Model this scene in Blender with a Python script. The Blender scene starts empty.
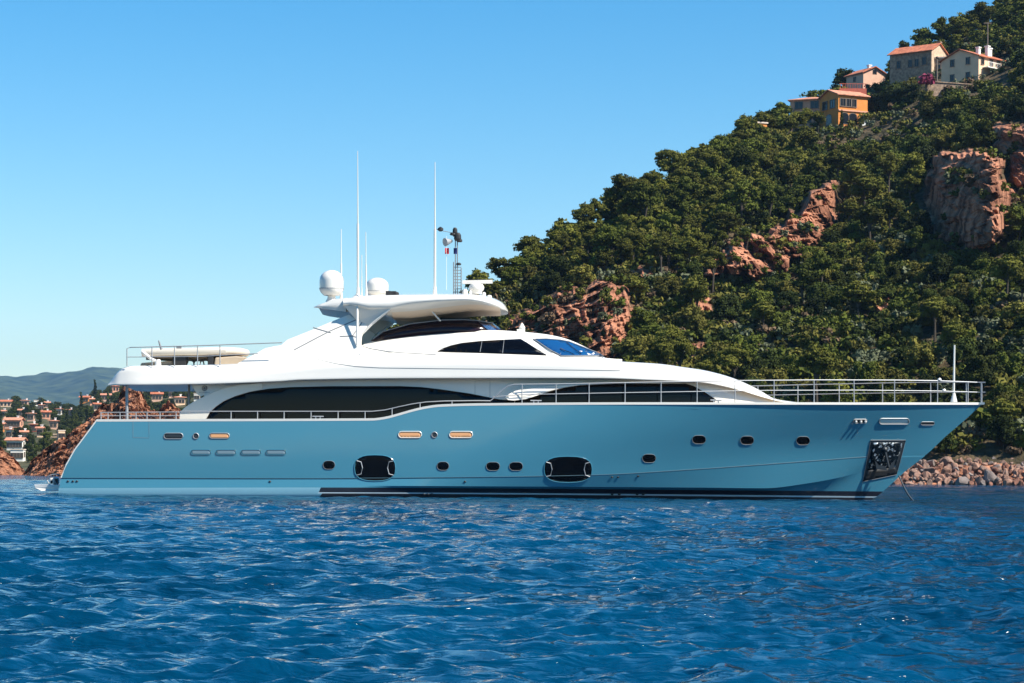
import bpy, bmesh, math, random
import numpy as np
from mathutils import Vector, Matrix
from mathutils.bvhtree import BVHTree
from mathutils.geometry import delaunay_2d_cdt
random.seed(7)
rng = np.random.default_rng(7)
R = math.radians
S = bpy.context.scene
COL = S.collection

# ------------------------------------------------------------------ camera, world, sun, exposure
FOC = 2240.0; CX = 512.0; HY = 470.0; ROLL = R(0.45); CAMZ = 0.95
cr, sr = math.cos(ROLL), math.sin(ROLL)
cam_d = bpy.data.cameras.new('camera'); cam = bpy.data.objects.new('camera', cam_d); COL.objects.link(cam)
cam.matrix_world = Matrix(((cr, -sr, 0, 0), (0, 0, -1, 0), (sr, cr, 0, CAMZ), (0, 0, 0, 1)))
cam_d.sensor_width = 36; cam_d.lens = FOC / 1024 * 36
cam_d.shift_y = (HY - 341.5) / 1024
cam_d.clip_start = 0.5; cam_d.clip_end = 30000
S.camera = cam

SUN_EL, SUN_AZ = R(47), R(-29)          # azimuth measured from +X towards +Y
W = bpy.data.worlds.new('World'); S.world = W; W.use_nodes = True
nt = W.node_tree; nt.nodes.clear()
sky = nt.nodes.new('ShaderNodeTexSky'); sky.sky_type = 'NISHITA'; sky.sun_disc = False
sky.sun_elevation = SUN_EL
sd = Vector((math.cos(SUN_EL) * math.cos(SUN_AZ), math.cos(SUN_EL) * math.sin(SUN_AZ), math.sin(SUN_EL)))
sky.sun_rotation = math.atan2(sd.x, sd.y)
sky.air_density = 1.0; sky.dust_density = 0.25; sky.ozone_density = 2.5; sky.altitude = 0
hs = nt.nodes.new('ShaderNodeHueSaturation'); hs.inputs['Saturation'].default_value = 1.5; hs.inputs['Hue'].default_value = 0.495
bg = nt.nodes.new('ShaderNodeBackground'); bg.inputs[1].default_value = 0.085
wo = nt.nodes.new('ShaderNodeOutputWorld')
nt.links.new(sky.outputs[0], hs.inputs['Color']); nt.links.new(hs.outputs[0], bg.inputs[0]); nt.links.new(bg.outputs[0], wo.inputs[0])
sl = bpy.data.lights.new('sun', 'SUN'); sl.energy = 4.8; sl.angle = R(0.53); sl.color = (1.0, 0.94, 0.84)
so = bpy.data.objects.new('sun', sl); COL.objects.link(so)
so.rotation_euler = (-sd).to_track_quat('-Z', 'Y').to_euler()
S.view_settings.view_transform = 'Standard'; S.view_settings.look = 'None'
S.view_settings.exposure = 0.95; S.view_settings.gamma = 1.0
try:
    S.cycles.use_denoising = True; S.cycles.max_bounces = 6; S.cycles.transparent_max_bounces = 8
    S.cycles.sample_clamp_direct = 12; S.cycles.sample_clamp_indirect = 4; S.cycles.caustics_reflective = False; S.cycles.caustics_refractive = False
except Exception: pass

# ------------------------------------------------------------------ helpers
def P(px, py, Y):
    dx = px - CX; dy = HY - py
    return Vector(((dx * cr - dy * sr) * Y / FOC, Y, CAMZ + (dx * sr + dy * cr) * Y / FOC))
def proj(X, Y, Z):
    k = FOC / Y; x = X * k; z = (Z - CAMZ) * k
    return CX + x * cr + z * sr, HY - (-x * sr + z * cr)
def lerp(tab, x):
    return float(np.interp(x, [a for a, b in tab], [b for a, b in tab]))
def smooth_tab(tab, x):
    xs = [a for a, b in tab]; ys = [b for a, b in tab]
    if x <= xs[0]: return ys[0]
    if x >= xs[-1]: return ys[-1]
    i = int(np.searchsorted(xs, x)) - 1; i = max(0, min(i, len(xs) - 2))
    def sl_(k):
        if k <= 0 or k >= len(xs) - 1: return 0.0 if len(xs) < 3 else ((ys[1]-ys[0])/(xs[1]-xs[0]) if k <= 0 else (ys[-1]-ys[-2])/(xs[-1]-xs[-2]))
        a = (ys[k]-ys[k-1])/(xs[k]-xs[k-1]); b = (ys[k+1]-ys[k])/(xs[k+1]-xs[k])
        return 0.0 if a * b <= 0 else 2*a*b/(a+b)
    h = xs[i+1]-xs[i]; t = (x-xs[i])/h; m0 = sl_(i)*h; m1 = sl_(i+1)*h
    return (2*t**3-3*t**2+1)*ys[i]+(t**3-2*t**2+t)*m0+(-2*t**3+3*t**2)*ys[i+1]+(t**3-t**2)*m1

_h = np.random.default_rng(3).random(65536)
def _hash(a, b, c):
    return _h[(a * 73856093 ^ b * 19349663 ^ c * 83492791) & 65535]
def vnoise(x, y, z):
    xi = np.floor(x).astype(np.int64); yi = np.floor(y).astype(np.int64); zi = np.floor(z).astype(np.int64)
    fx = x - xi; fy = y - yi; fz = z - zi
    fx = fx*fx*(3-2*fx); fy = fy*fy*(3-2*fy); fz = fz*fz*(3-2*fz)
    r = 0
    for i in (0, 1):
        for j in (0, 1):
            for k in (0, 1):
                r = r + _hash(xi+i, yi+j, zi+k) * (fx if i else 1-fx) * (fy if j else 1-fy) * (fz if k else 1-fz)
    return r * 2 - 1
def fbm(x, y, z, o=4):
    r = 0; a = 1; s = 0
    for i in range(o):
        r = r + a * vnoise(x * 2**i + 17*i, y * 2**i + 5*i, z * 2**i - 9*i); s += a; a *= .5
    return r / s
def ridged(x, y, z, o=4):
    r = 0; a = 1; s = 0
    for i in range(o):
        r = r + a * (1 - 2*np.abs(vnoise(x * 2**i + 7*i, y * 2**i + 3*i, z * 2**i - 11*i))); s += a; a *= .55
    return r / s

def mat(name, col, rough=.5, metal=0., var=0., vscale=3., bump=0., bscale=20., coat=0., spec=.5, col2=None, **kw):
    m = bpy.data.materials.new(name); m.use_nodes = True; n = m.node_tree; b = n.nodes['Principled BSDF']
    b.inputs['Base Color'].default_value = (*col, 1); b.inputs['Roughness'].default_value = rough
    b.inputs['Metallic'].default_value = metal; b.inputs['Coat Weight'].default_value = coat
    b.inputs['Specular IOR Level'].default_value = spec
    tc = n.nodes.new('ShaderNodeTexCoord')
    if var or col2:
        nz = n.nodes.new('ShaderNodeTexNoise'); nz.inputs['Scale'].default_value = vscale; nz.inputs['Detail'].default_value = 5
        n.links.new(tc.outputs['Object'], nz.inputs['Vector'])
        rp = n.nodes.new('ShaderNodeValToRGB'); rp.color_ramp.elements[0].position = .32; rp.color_ramp.elements[1].position = .68
        c2 = col2 or tuple(min(1, c * (1 + var)) for c in col); c1 = col if col2 else tuple(c * (1 - var) for c in col)
        rp.color_ramp.elements[0].color = (*c1, 1); rp.color_ramp.elements[1].color = (*c2, 1)
        n.links.new(nz.outputs['Fac'], rp.inputs[0]); n.links.new(rp.outputs[0], b.inputs['Base Color'])
    if bump:
        nb = n.nodes.new('ShaderNodeTexNoise'); nb.inputs['Scale'].default_value = bscale; nb.inputs['Detail'].default_value = 4
        n.links.new(tc.outputs['Object'], nb.inputs['Vector'])
        bp = n.nodes.new('ShaderNodeBump'); bp.inputs['Strength'].default_value = bump; bp.inputs['Distance'].default_value = .05
        n.links.new(nb.outputs['Fac'], bp.inputs['Height']); n.links.new(bp.outputs[0], b.inputs['Normal'])
    return m

def mesh_obj(name, verts, faces, m=None, parent=None, smooth=False, mats=None, midx=None):
    me = bpy.data.meshes.new(name)
    me.from_pydata([tuple(v) for v in verts], [], [tuple(f) for f in faces])
    o = bpy.data.objects.new(name, me); COL.objects.link(o)
    for mm in (mats or ([m] if m else [])): me.materials.append(mm)
    if midx is not None: me.polygons.foreach_set('material_index', midx)
    if smooth: me.polygons.foreach_set('use_smooth', [True] * len(me.polygons))
    if parent: o.parent = parent
    return o
def np_mesh(name, V, Fq, m=None, smooth=True):
    me = bpy.data.meshes.new(name); V = np.asarray(V, np.float32); Fq = np.asarray(Fq, np.int32)
    k = Fq.shape[1]
    me.vertices.add(len(V)); me.vertices.foreach_set('co', V.ravel())
    me.loops.add(Fq.size); me.loops.foreach_set('vertex_index', Fq.ravel())
    me.polygons.add(len(Fq)); me.polygons.foreach_set('loop_start', np.arange(0, Fq.size, k, dtype=np.int32))
    me.polygons.foreach_set('loop_total', np.full(len(Fq), k, np.int32))
    me.polygons.foreach_set('use_smooth', np.full(len(Fq), smooth))
    me.update(calc_edges=True)
    if m: me.materials.append(m)
    return me
def tag(o, label=None, cat=None, group=None, kind=None):
    if label: o['label'] = label
    if cat: o['category'] = cat
    if group: o['group'] = group
    if kind: o['kind'] = kind
    return o
def empty(name, loc, rz=0.):
    o = bpy.data.objects.new(name, None); COL.objects.link(o); o.location = loc; o.rotation_euler = (0, 0, rz)
    o.empty_display_size = .3
    return o

class MB:
    """collects pieces into one mesh"""
    def __init__(s): s.v = []; s.f = []
    def add(s, v, f):
        o = len(s.v); s.v += [Vector(p) for p in v]; s.f += [tuple(i + o for i in q) for q in f]; return s
    def box(s, c, d, M=None):
        x, y, z = d[0]/2, d[1]/2, d[2]/2
        v = [Vector((a*x, b*y, e*z)) for e in (-1, 1) for b in (-1, 1) for a in (-1, 1)]
        if M: v = [M @ p for p in v]
        v = [p + Vector(c) for p in v]
        return s.add(v, [(0,2,3,1),(4,5,7,6),(0,1,5,4),(2,6,7,3),(0,4,6,2),(1,3,7,5)])
    def tube(s, pts, r, n=6, cap=True, r2=None):
        pts = [Vector(p) for p in pts]; rings = []; up0 = None
        for i, p in enumerate(pts):
            d = (pts[min(i+1, len(pts)-1)] - pts[max(i-1, 0)]).normalized()
            a = Vector((0, 0, 1)) if abs(d.z) < .9 else Vector((1, 0, 0))
            u = d.cross(a).normalized(); w = d.cross(u).normalized()
            rr = r if r2 is None else r + (r2 - r) * i / (len(pts)-1)
            rings.append([p + (u*math.cos(2*math.pi*k/n) + w*math.sin(2*math.pi*k/n))*rr for k in range(n)])
        v = [q for g in rings for q in g]; f = []
        for i in range(len(pts)-1):
            for k in range(n):
                f.append((i*n+k, i*n+(k+1) % n, (i+1)*n+(k+1) % n, (i+1)*n+k))
        if cap: f.append(tuple(range(n-1, -1, -1))); f.append(tuple((len(pts)-1)*n+k for k in range(n)))
        return s.add(v, f)
    def lathe(s, c, prof, n=20, sx=1., sy=1.):
        c = Vector(c); v = []; f = []
        for (r, z) in prof:
            for k in range(n):
                a = 2*math.pi*k/n; v.append(c + Vector((r*math.cos(a)*sx, r*math.sin(a)*sy, z)))
        for i in range(len(prof)-1):
            for k in range(n): f.append((i*n+k, i*n+(k+1) % n, (i+1)*n+(k+1) % n, (i+1)*n+k))
        f.append(tuple(range(n-1, -1, -1))); f.append(tuple((len(prof)-1)*n+k for k in range(n)))
        return s.add(v, f)
    def prism(s, poly, d):
        """poly: 3D points (planar-ish), d: extrusion vector"""
        n = len(poly); d = Vector(d); v = [Vector(p) for p in poly] + [Vector(p)+d for p in poly]
        return s.add(v, [tuple(range(n)), tuple(range(2*n-1, n-1, -1))] + [(i, i+n, (i+1) % n+n, (i+1) % n) for i in range(n)])
    def build(s, name, m, parent=None, smooth=False, bevel=0.):
        bm = bmesh.new(); vs = [bm.verts.new(p) for p in s.v]
        for f in s.f:
            try: bm.faces.new([vs[i] for i in f])
            except ValueError: pass
        bmesh.ops.recalc_face_normals(bm, faces=bm.faces)
        me = bpy.data.meshes.new(name); bm.to_mesh(me); bm.free()
        me.materials.append(m)
        if smooth:
            me.polygons.foreach_set('use_smooth', [True]*len(me.polygons))
            try: me.set_sharp_from_angle(angle=R(38))
            except Exception: pass
        o = bpy.data.objects.new(name, me); COL.objects.link(o)
        if bevel:
            b = o.modifiers.new('bevel', 'BEVEL'); b.width = bevel; b.segments = 2; b.limit_method = 'ANGLE'
        if parent: o.parent = parent; o.matrix_parent_inverse = Matrix.Identity(4)
        return o
# ------------------------------------------------------------------ water
def water_material():
    m = bpy.data.materials.new('sea_water'); m.use_nodes = True; n = m.node_tree; b = n.nodes['Principled BSDF']
    b.inputs['Base Color'].default_value = (0.0008, 0.052, 0.15, 1)
    b.inputs['Roughness'].default_value = .065; b.inputs['IOR'].default_value = 1.333; b.inputs['Specular IOR Level'].default_value = .48
    tc = n.nodes.new('ShaderNodeTexCoord')
    nz = n.nodes.new('ShaderNodeTexNoise'); nz.inputs['Scale'].default_value = 0.12; nz.inputs['Detail'].default_value = 3
    n.links.new(tc.outputs['Object'], nz.inputs['Vector'])
    rp = n.nodes.new('ShaderNodeValToRGB'); rp.color_ramp.elements[0].position = .35; rp.color_ramp.elements[1].position = .65
    rp.color_ramp.elements[0].color = (0.0001, 0.018, 0.044, 1); rp.color_ramp.elements[1].color = (0.0001, 0.040, 0.094, 1)
    n.links.new(nz.outputs['Fac'], rp.inputs[0]); n.links.new(rp.outputs[0], b.inputs['Base Color'])
    mp = n.nodes.new('ShaderNodeMapping'); mp.inputs['Rotation'].default_value = (0, 0, R(14)); mp.inputs['Scale'].default_value = (0.55, 1.0, 1.0)
    n.links.new(tc.outputs['Object'], mp.inputs['Vector'])
    prev = None
    for sc, st, ds in ((2.2, 1., .20), (6.0, .9, .085), (17, .6, .012)):
        q = n.nodes.new('ShaderNodeTexNoise'); q.inputs['Scale'].default_value = sc; q.inputs['Detail'].default_value = 3; q.inputs['Distortion'].default_value = .6
        n.links.new(mp.outputs[0], q.inputs['Vector'])
        bp = n.nodes.new('ShaderNodeBump'); bp.inputs['Strength'].default_value = st; bp.inputs['Distance'].default_value = ds
        n.links.new(q.outputs['Fac'], bp.inputs['Height'])
        if prev: n.links.new(prev.outputs[0], bp.inputs['Normal'])
        prev = bp
    n.links.new(prev.outputs[0], b.inputs['Normal'])
    return m
def make_water():
    ys = [-600, -200, -60, -20, -6, -2, 1, 3, 4.5]
    y = 5.5
    while y < 170: ys.append(y); y += 0.0036 * y + 0.004
    while y < 14000: ys.append(y); y += 0.03 * y
    ys = np.array(ys); half = np.where(ys > 0, ys * 0.30 + 2.2, 2.2)
    s = np.linspace(-1, 1, 560)
    ext = np.array([1.02, 1.06, 1.15, 1.4, 2, 4, 12, 60, 400]); s = np.concatenate([-ext[::-1], s, ext])
    Xg = half[:, None] * s[None, :]; Yg = np.repeat(ys[:, None], len(s), 1)
    dx = np.gradient(Xg, axis=1); dy = np.abs(np.gradient(Yg, axis=0)); sp = np.maximum(np.abs(dx), dy)
    Z = np.zeros_like(Xg); DX = np.zeros_like(Xg); DY = np.zeros_like(Xg)
    g = np.random.default_rng(11); N = 170; main = R(-68)
    wx = Xg + 0.6 * fbm(Xg*.25, Yg*.25, Xg*0, 2); wy = Yg + 0.6 * fbm(Xg*.25+50, Yg*.25, Xg*0, 2)
    gust = 0.82 + 0.45 * fbm(Xg*.045, Yg*.03, Xg*0+3, 3)
    for i in range(N):
        lam = 0.20 * (4.2/0.20) ** (g.random() ** 1.45); th = main + g.normal(0, .75)
        if lam > 2.2: th = main + g.normal(0, .3)
        k = 2*math.pi/lam; slope = 0.30 * math.sqrt(2.0/N) * (1.45 if lam < .9 else (.85 if lam < 1.6 else .38)); a = slope/k
        fade = np.clip((lam/np.maximum(sp, 1e-4) - 1.8)/2.2, 0, 1)
        phs = k*(wx*math.cos(th) + wy*math.sin(th)) + g.random()*6.283
        c = np.cos(phs); sn = np.sin(phs); amp = a*fade*gust
        Z += amp*(c + .18*np.cos(2*phs)); DX -= 0.9*amp*sn*math.cos(th); DY -= 0.9*amp*sn*math.sin(th)
    V = np.stack([Xg+DX, Yg+DY, Z-.07], -1).reshape(-1, 3)
    nr, nc = Xg.shape; idx = np.arange(nr*nc).reshape(nr, nc)
    Fq = np.stack([idx[:-1, :-1], idx[:-1, 1:], idx[1:, 1:], idx[1:, :-1]], -1).reshape(-1, 4)
    o = bpy.data.objects.new('sea', np_mesh('sea', V, Fq, water_material())); COL.objects.link(o)
    tag(o, 'deep blue choppy sea around the anchored yacht', 'sea', kind='structure')
make_water()

# ------------------------------------------------------------------ terrain sheets
def rock_soil_material(name, rock1, rock2, soil1, soil2, sc=1., attr=True):
    m = bpy.data.materials.new(name); m.use_nodes = True; n = m.node_tree; b = n.nodes['Principled BSDF']
    b.inputs['Roughness'].default_value = .9; b.inputs['Specular IOR Level'].default_value = .15
    tc = n.nodes.new('ShaderNodeTexCoord')
    def nz(scale, det=5, stretch=None):
        q = n.nodes.new('ShaderNodeTexNoise'); q.inputs['Scale'].default_value = scale; q.inputs['Detail'].default_value = det
        if stretch:
            mp = n.nodes.new('ShaderNodeMapping'); mp.inputs['Scale'].default_value = stretch; n.links.new(tc.outputs['Object'], mp.inputs[0]); n.links.new(mp.outputs[0], q.inputs['Vector'])
        else: n.links.new(tc.outputs['Object'], q.inputs['Vector'])
        return q
    def ramp(src, c1, c2, a=.35, e=.65):
        r = n.nodes.new('ShaderNodeValToRGB'); r.color_ramp.elements[0].position = a; r.color_ramp.elements[1].position = e
        r.color_ramp.elements[0].color = (*c1, 1); r.color_ramp.elements[1].color = (*c2, 1); n.links.new(src, r.inputs[0]); return r
    rk = ramp(nz(.35*sc, 8, (1, 1, .45)).outputs['Fac'], rock1, rock2)
    so_ = ramp(nz(.5*sc, 6).outputs['Fac'], soil1, soil2)
    mx = n.nodes.new('ShaderNodeMix'); mx.data_type = 'RGBA'
    if attr:
        at = n.nodes.new('ShaderNodeAttribute'); at.attribute_name = 'rock'
        ad = n.nodes.new('ShaderNodeMath'); ad.operation = 'ADD'; 
        nn = nz(.9*sc, 5); sb = n.nodes.new('ShaderNodeMath'); sb.operation = 'MULTIPLY_ADD'; sb.inputs[1].default_value = 1.2; sb.inputs[2].default_value = -.6
        n.links.new(nn.outputs['Fac'], sb.inputs[0]); n.links.new(at.outputs['Fac'], ad.inputs[0]); n.links.new(sb.outputs[0], ad.inputs[1])
        f = n.nodes.new('ShaderNodeMapRange'); f.inputs['From Min'].default_value = .35; f.inputs['From Max'].default_value = .6
        n.links.new(ad.outputs[0], f.inputs['Value']); n.links.new(f.outputs[0], mx.inputs['Factor'])
    else: mx.inputs['Factor'].default_value = 0.
    n.links.new(so_.outputs[0], mx.inputs['A']); n.links.new(rk.outputs[0], mx.inputs['B'])
    n.links.new(mx.outputs['Result'], b.inputs['Base Color'])
    nb = nz(1.6*sc, 8); bp = n.nodes.new('ShaderNodeBump'); bp.inputs['Strength'].default_value = .8; bp.inputs['Distance'].default_value = .5/sc
    n.links.new(nb.outputs['Fac'], bp.inputs['Height']); n.links.new(bp.outputs[0], b.inputs['Normal'])
    return m

class Sheet:
    """terrain given by a near edge (t=0) and a crest (t=1) along each viewing direction; real depths and heights"""
    def __init__(s, y0, y1, sky, g=1.0, zb=-1.5, back=60):
        s.y0, s.y1, s.sky, s.g, s.zb, s.back = y0, y1, sky, g, zb, back
    def pt(s, u, t):
        u = np.asarray(u, float); t = np.asarray(t, float)
        Y0 = np.interp(u, *zip(*s.y0)); Y1 = np.interp(u, *zip(*s.y1)); sk = np.interp(u, *zip(*s.sky))
        dx = u-CX; dyc = HY-sk
        z1 = CAMZ + (dx*sr+dyc*cr)*Y1/FOC; x1 = (dx*cr-dyc*sr)*Y1/FOC
        x0 = dx*Y0/FOC
        tc = np.clip(t, 0, 1); Y = Y0 + (Y1-Y0)*t
        Z = s.zb + (z1-s.zb)*tc**s.g
        over = np.maximum(t-1, 0)
        Z = Z - over*(Y1-Y0)*.55
        X = x0/Y0*Y*(1-tc) + (x1/Y1)*Y*tc
        return X, Y, Z
    def at(s, px, py):
        ts = np.linspace(0, 1, 400); X, Y, Z = s.pt(np.full(400, float(px)), ts); X, Y, Z = s.rough(X, Y, Z) if hasattr(s, 'rough') else (X, Y, Z)
        qy = proj(X, Y, Z)[1]; i = int(np.argmin(np.abs(qy-py)))
        return Vector((X[i], Y[i], Z[i])), ts[i]

RED = ((.09, .034, .018), (.47, .215, .125)); SOIL = ((.030, .028, .014), (.10, .072, .040))
m_hill = rock_soil_material('hill_ground', *RED, *SOIL)
def poly_mask(px, py, poly, soft=5.):
    """soft inside mask of a polygon, in the (direction, elevation) chart of the hillside"""
    inside = np.zeros(px.shape, bool); dmin = np.full(px.shape, 1e9); n = len(poly)
    for i in range(n):
        x1, y1 = poly[i]; x2, y2 = poly[(i+1) % n]
        c = ((y1 > py) != (y2 > py)); xx = (x2-x1)*(py-y1)/((y2-y1) if y2 != y1 else 1e-9)+x1
        inside ^= c & (px < xx)
        L = (x2-x1)**2+(y2-y1)**2; tt = np.clip(((px-x1)*(x2-x1)+(py-y1)*(y2-y1))/L, 0, 1)
        dmin = np.minimum(dmin, np.hypot(px-x1-tt*(x2-x1), py-y1-tt*(y2-y1)))
    return np.clip(.5 + np.where(inside, dmin, -dmin)/(2*soft), 0, 1)
CLIFF_A = [(500,330),(518,304),(548,292),(570,284),(600,278),(627,284),(636,306),(624,330),(612,348),(606,366),(560,345)]
CLIFF_B = [(700,284),(712,258),(735,242),(762,230),(784,214),(806,194),(834,178),(842,194),(832,222),(812,252),(786,268),(762,280),(730,284)]
CLIFF_C = [(932,160),(955,148),(985,150),(1000,168),(1012,196),(1008,226),(992,244),(960,248),(936,230),(928,196)]
CLIFF_D = [(985,120),(1030,118),(1060,150),(1050,190),(1018,186),(1000,160)]
SMALL = [[(628,278),(642,270),(650,282),(636,292)],[(690,355),(705,340),(712,372),(700,392)],[(868,308),(884,300),(892,312),(876,320)],[(880,190),(888,215),(882,240),(875,215)],
         [(998,128),(1012,124),(1014,140),(1000,142)],[(745,262),(730,280),(720,276),(735,262)],[(626,250),(634,244),(636,258)],[(895,175),(905,170),(903,185)],[(700,300),(712,296),(716,310),(704,314)],
         [(840,280),(848,276),(850,288)],[(760,330),(770,326),(772,340)],[(925,108),(940,100),(946,116),(930,120)]]
SHORE = [(700,490),(840,476),(880,468),(920,467),(960,464),(1024,466),(1300,464),(1300,500),(700,500)]
def rockmask(px, py):
    wob = 13*fbm(px*.055, py*.055, px*0+2, 4); wob2 = 13*fbm(px*.055+40, py*.055, px*0, 4)
    a = px+wob; b = py+wob2
    mA = poly_mask(a, b, CLIFF_A); mB = poly_mask(a, b, CLIFF_B, 4); mC = poly_mask(a, b, CLIFF_C, 4); mD = poly_mask(a, b, CLIFF_D, 5)
    mS = np.zeros_like(mA)
    for q in SMALL: mS = np.maximum(mS, poly_mask(a, b, q, 3))
    return mA, mB, mC, mD, mS, poly_mask(px, py, SHORE, 3)

HILL = Sheet(y0=[(-100,300),(200,262),(400,232),(620,214),(900,204),(1100,198),(1700,190)],
             y1=[(-100,340),(200,292),(300,280),(480,290),(640,330),(780,400),(900,440),(1100,470),(1700,500)],
             sky=[(-100,480),(90,474),(200,448),(300,400),(372,354),(430,334),(487,304),(509,284),(541,265),(556,253),(580,246),(606,226),(626,205),(667,189),(708,164),(740,148),(790,128),(850,106),(880,86),(906,68),(935,54),(958,40),(982,28),(1010,14),(1100,-30),(1300,-130),(1700,-260)], g=.92)
def base_depth(poly):
    us = np.arange(min(p[0] for p in poly)-12, max(p[0] for p in poly)+13, 3.); out = []
    for u in us:
        uc = min(max(u, min(p[0] for p in poly)+1), max(p[0] for p in poly)-1); ys = []
        for i in range(len(poly)):
            (x1, y1), (x2, y2) = poly[i], poly[(i+1) % len(poly)]
            if (x1 > uc) != (x2 > uc): ys.append(y1+(y2-y1)*(uc-x1)/(x2-x1))
        tt = np.linspace(0, 1, 300); a, b, c = HILL.pt(np.full(300, u), tt); q = proj(a, b, c)[1]
        out.append(float(b[int(np.argmin(np.abs(q-(max(ys)+3))))]))
    k = np.ones(5)/5; o2 = np.convolve(np.pad(out, 2, mode='edge'), k, 'valid'); return us, o2
CB = {}
def hill_rough(X, Y, Z):
    if not CB:
        for nm, pl in (('A', CLIFF_A), ('B', CLIFF_B), ('C', CLIFF_C), ('D', CLIFF_D)): CB[nm] = base_depth(pl)
    px, py = proj(X, Y, Z)
    mA, mB, mC, mD, mS, mSh = rockmask(px, py)
    hm = np.clip((Z+1)/6, 0, 1)
    n1 = fbm(X*.05, Y*.05, Z*.05, 4)
    strata = ridged(X*.30+Z*.08, Y*0, Z*.06, 5)
    chunk = ridged(X*.30, Y*.3, Z*.30, 4)
    fine = ridged(X*1.1+Z*.3, Y*0, Z*.5, 4); crack = np.abs(vnoise(X*.8+3, Y*0, Z*.3))
    ramp = np.clip((px-930)/62, 0, 1)*23*np.clip((1012-px)/14, 0, 1)
    wall = sum(m_*(.35 if nm == 'A' else .6)*np.maximum(0, Y-np.interp(px, *CB[nm])) for nm, m_ in (('A', mA), ('B', mB), ('C', mC), ('D', mD)))
    d = wall + mA*(2.2+4.2*chunk) + mB*(2.4+4.6*strata+2.2*chunk) + mC*(ramp + 3.0*strata + 2.2*chunk - 4 - 5*np.clip(1-np.abs(px-958)/20, 0, 1)) + mD*(2+4*strata) + mS*(1.0+1.8*chunk)
    d = d + np.maximum.reduce((mA, mB, mC, mD, mS, mSh*.3))*(1.3*fine + 1.0*crack)
    Z2 = Z + hm*n1*1.7 + hm*.6*fbm(X*.4, Y*.4, Z*.4, 3)
    k = (Y-d)/Y
    return X*k, Y*k, CAMZ+(Z2-CAMZ)*k
HILL.rough = hill_rough
def build_sheet(name, SH, u0, u1, nu, nt_, mtl, tmax=1.35, label='', cat='hill', rockfn=None, tpow=1.):
    u = np.linspace(u0, u1, nu); t = np.concatenate([np.linspace(0, 1, nt_)**tpow, np.linspace(1.02, tmax, 25)])
    U, T = np.meshgrid(u, t); X, Y, Z = SH.pt(U, T)
    rk = rockfn(X, Y, Z) if rockfn else np.zeros_like(X)
    X, Y, Z = SH.rough(X, Y, Z)
    V = np.stack([X, Y, Z], -1).reshape(-1, 3); nr, nc = U.shape; idx = np.arange(nr*nc).reshape(nr, nc)
    Fq = np.stack([idx[:-1, :-1], idx[:-1, 1:], idx[1:, 1:], idx[1:, :-1]], -1).reshape(-1, 4)
    me = np_mesh(name, V, Fq, mtl, smooth=(name in ('town_slope', 'mountains'))); a = me.attributes.new('rock', 'FLOAT', 'POINT'); a.data.foreach_set('value', rk.ravel().astype(np.float32))
    o = bpy.data.objects.new(name, me); COL.objects.link(o); tag(o, label, cat, kind='structure')
    return o
def hill_rock(X, Y, Z):
    px, py = proj(X, Y, Z); ms = rockmask(px, py)
    r = np.maximum.reduce(ms); return np.clip(r + .22*(fbm(X*.08, Y*.08, Z*.08+4, 3) > .15), 0, 1)
build_sheet('hillside', HILL, -60, 1260, 1750, 620, m_hill, label='steep wooded hillside with red rock cliffs right behind the yacht', rockfn=hill_rock, tpow=1.15)

# red rock headland left of and behind the stern
ROCK = Sheet(y0=[(-300,250),(0,238),(60,232),(300,226)], y1=[(-300,280),(0,258),(60,252),(130,262),(300,250)],
             sky=[(-300,480),(10,482),(24,473),(34,460),(50,448),(66,438),(80,427),(92,415),(104,406),(112,404),(118,400),(121,390),(125,383),(131,380),(136,384),(140,394),(146,406),(152,411),(157,412),(163,405),(169,402),(175,406),(182,416),(200,424),(240,440),(300,470),(330,480)], g=.85, zb=-1.2)
def rock_rough(X, Y, Z):
    hm = np.clip((Z+1.2)/2.5, 0, 1)
    d = ridged(X*.32+Z*.25, Y*.3, Z*.16, 5); e = ridged(X*.8-Z*.5, Y*.8, Z*.8, 4); q = np.abs(vnoise(X*1.7+Z, Y*1.7, Z*1.7))
    return X + hm*.5*e, Y - hm*(2.0*d + 1.0*e), Z + hm*(.25*d + .40*e - .5*q)
ROCK.rough = rock_rough
m_rock = rock_soil_material('red_rock', (.075, .032, .020), (.42, .195, .110), (.13, .05, .03), (.42, .17, .09), sc=2.6)
build_sheet('rock_headland', ROCK, -300, 330, 1000, 320, m_rock, tmax=2.0, label='jagged red rock headland rising behind the stern of the yacht', rockfn=lambda X, Y, Z: np.ones_like(X))
ROCK2 = Sheet(y0=[(-400,255),(0,246),(40,250)], y1=[(-400,275),(0,258),(40,262)],
              sky=[(-400,430),(-100,440),(-20,446),(-4,449),(4,451),(10,457),(18,464),(24,472),(32,480),(45,482)], g=.8, zb=-1.2)
ROCK2.rough = rock_rough
build_sheet('rock_point', ROCK2, -400, 45, 260, 110, m_rock, tmax=2.2, label='low pinkish red rock point at the left edge of the bay', rockfn=lambda X, Y, Z: np.ones_like(X))

TOWN = Sheet(y0=[(-500,520),(400,520)], y1=[(-500,1200),(0,1250),(120,1100),(400,1000)],
             sky=[(-500,412),(-100,404),(0,403),(40,404),(62,410),(72,410),(84,402),(100,397),(125,391),(200,386),(300,386),(400,392)], g=.85, zb=-1.5)
def town_rough(X, Y, Z):
    return X, Y, Z + np.clip(Z/10, 0, 1)*2.0*fbm(X*.02, Y*.02, Z*0, 3)
TOWN.rough = town_rough
m_town = rock_soil_material('town_slope_ground', (.14,.09,.05), (.3,.2,.12), (.035,.045,.018), (.10,.085,.045), sc=.3, attr=False)
build_sheet('town_slope', TOWN, -500, 400, 220, 140, m_town, label='gentle wooded slope with villas across the bay', cat='hill')

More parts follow.
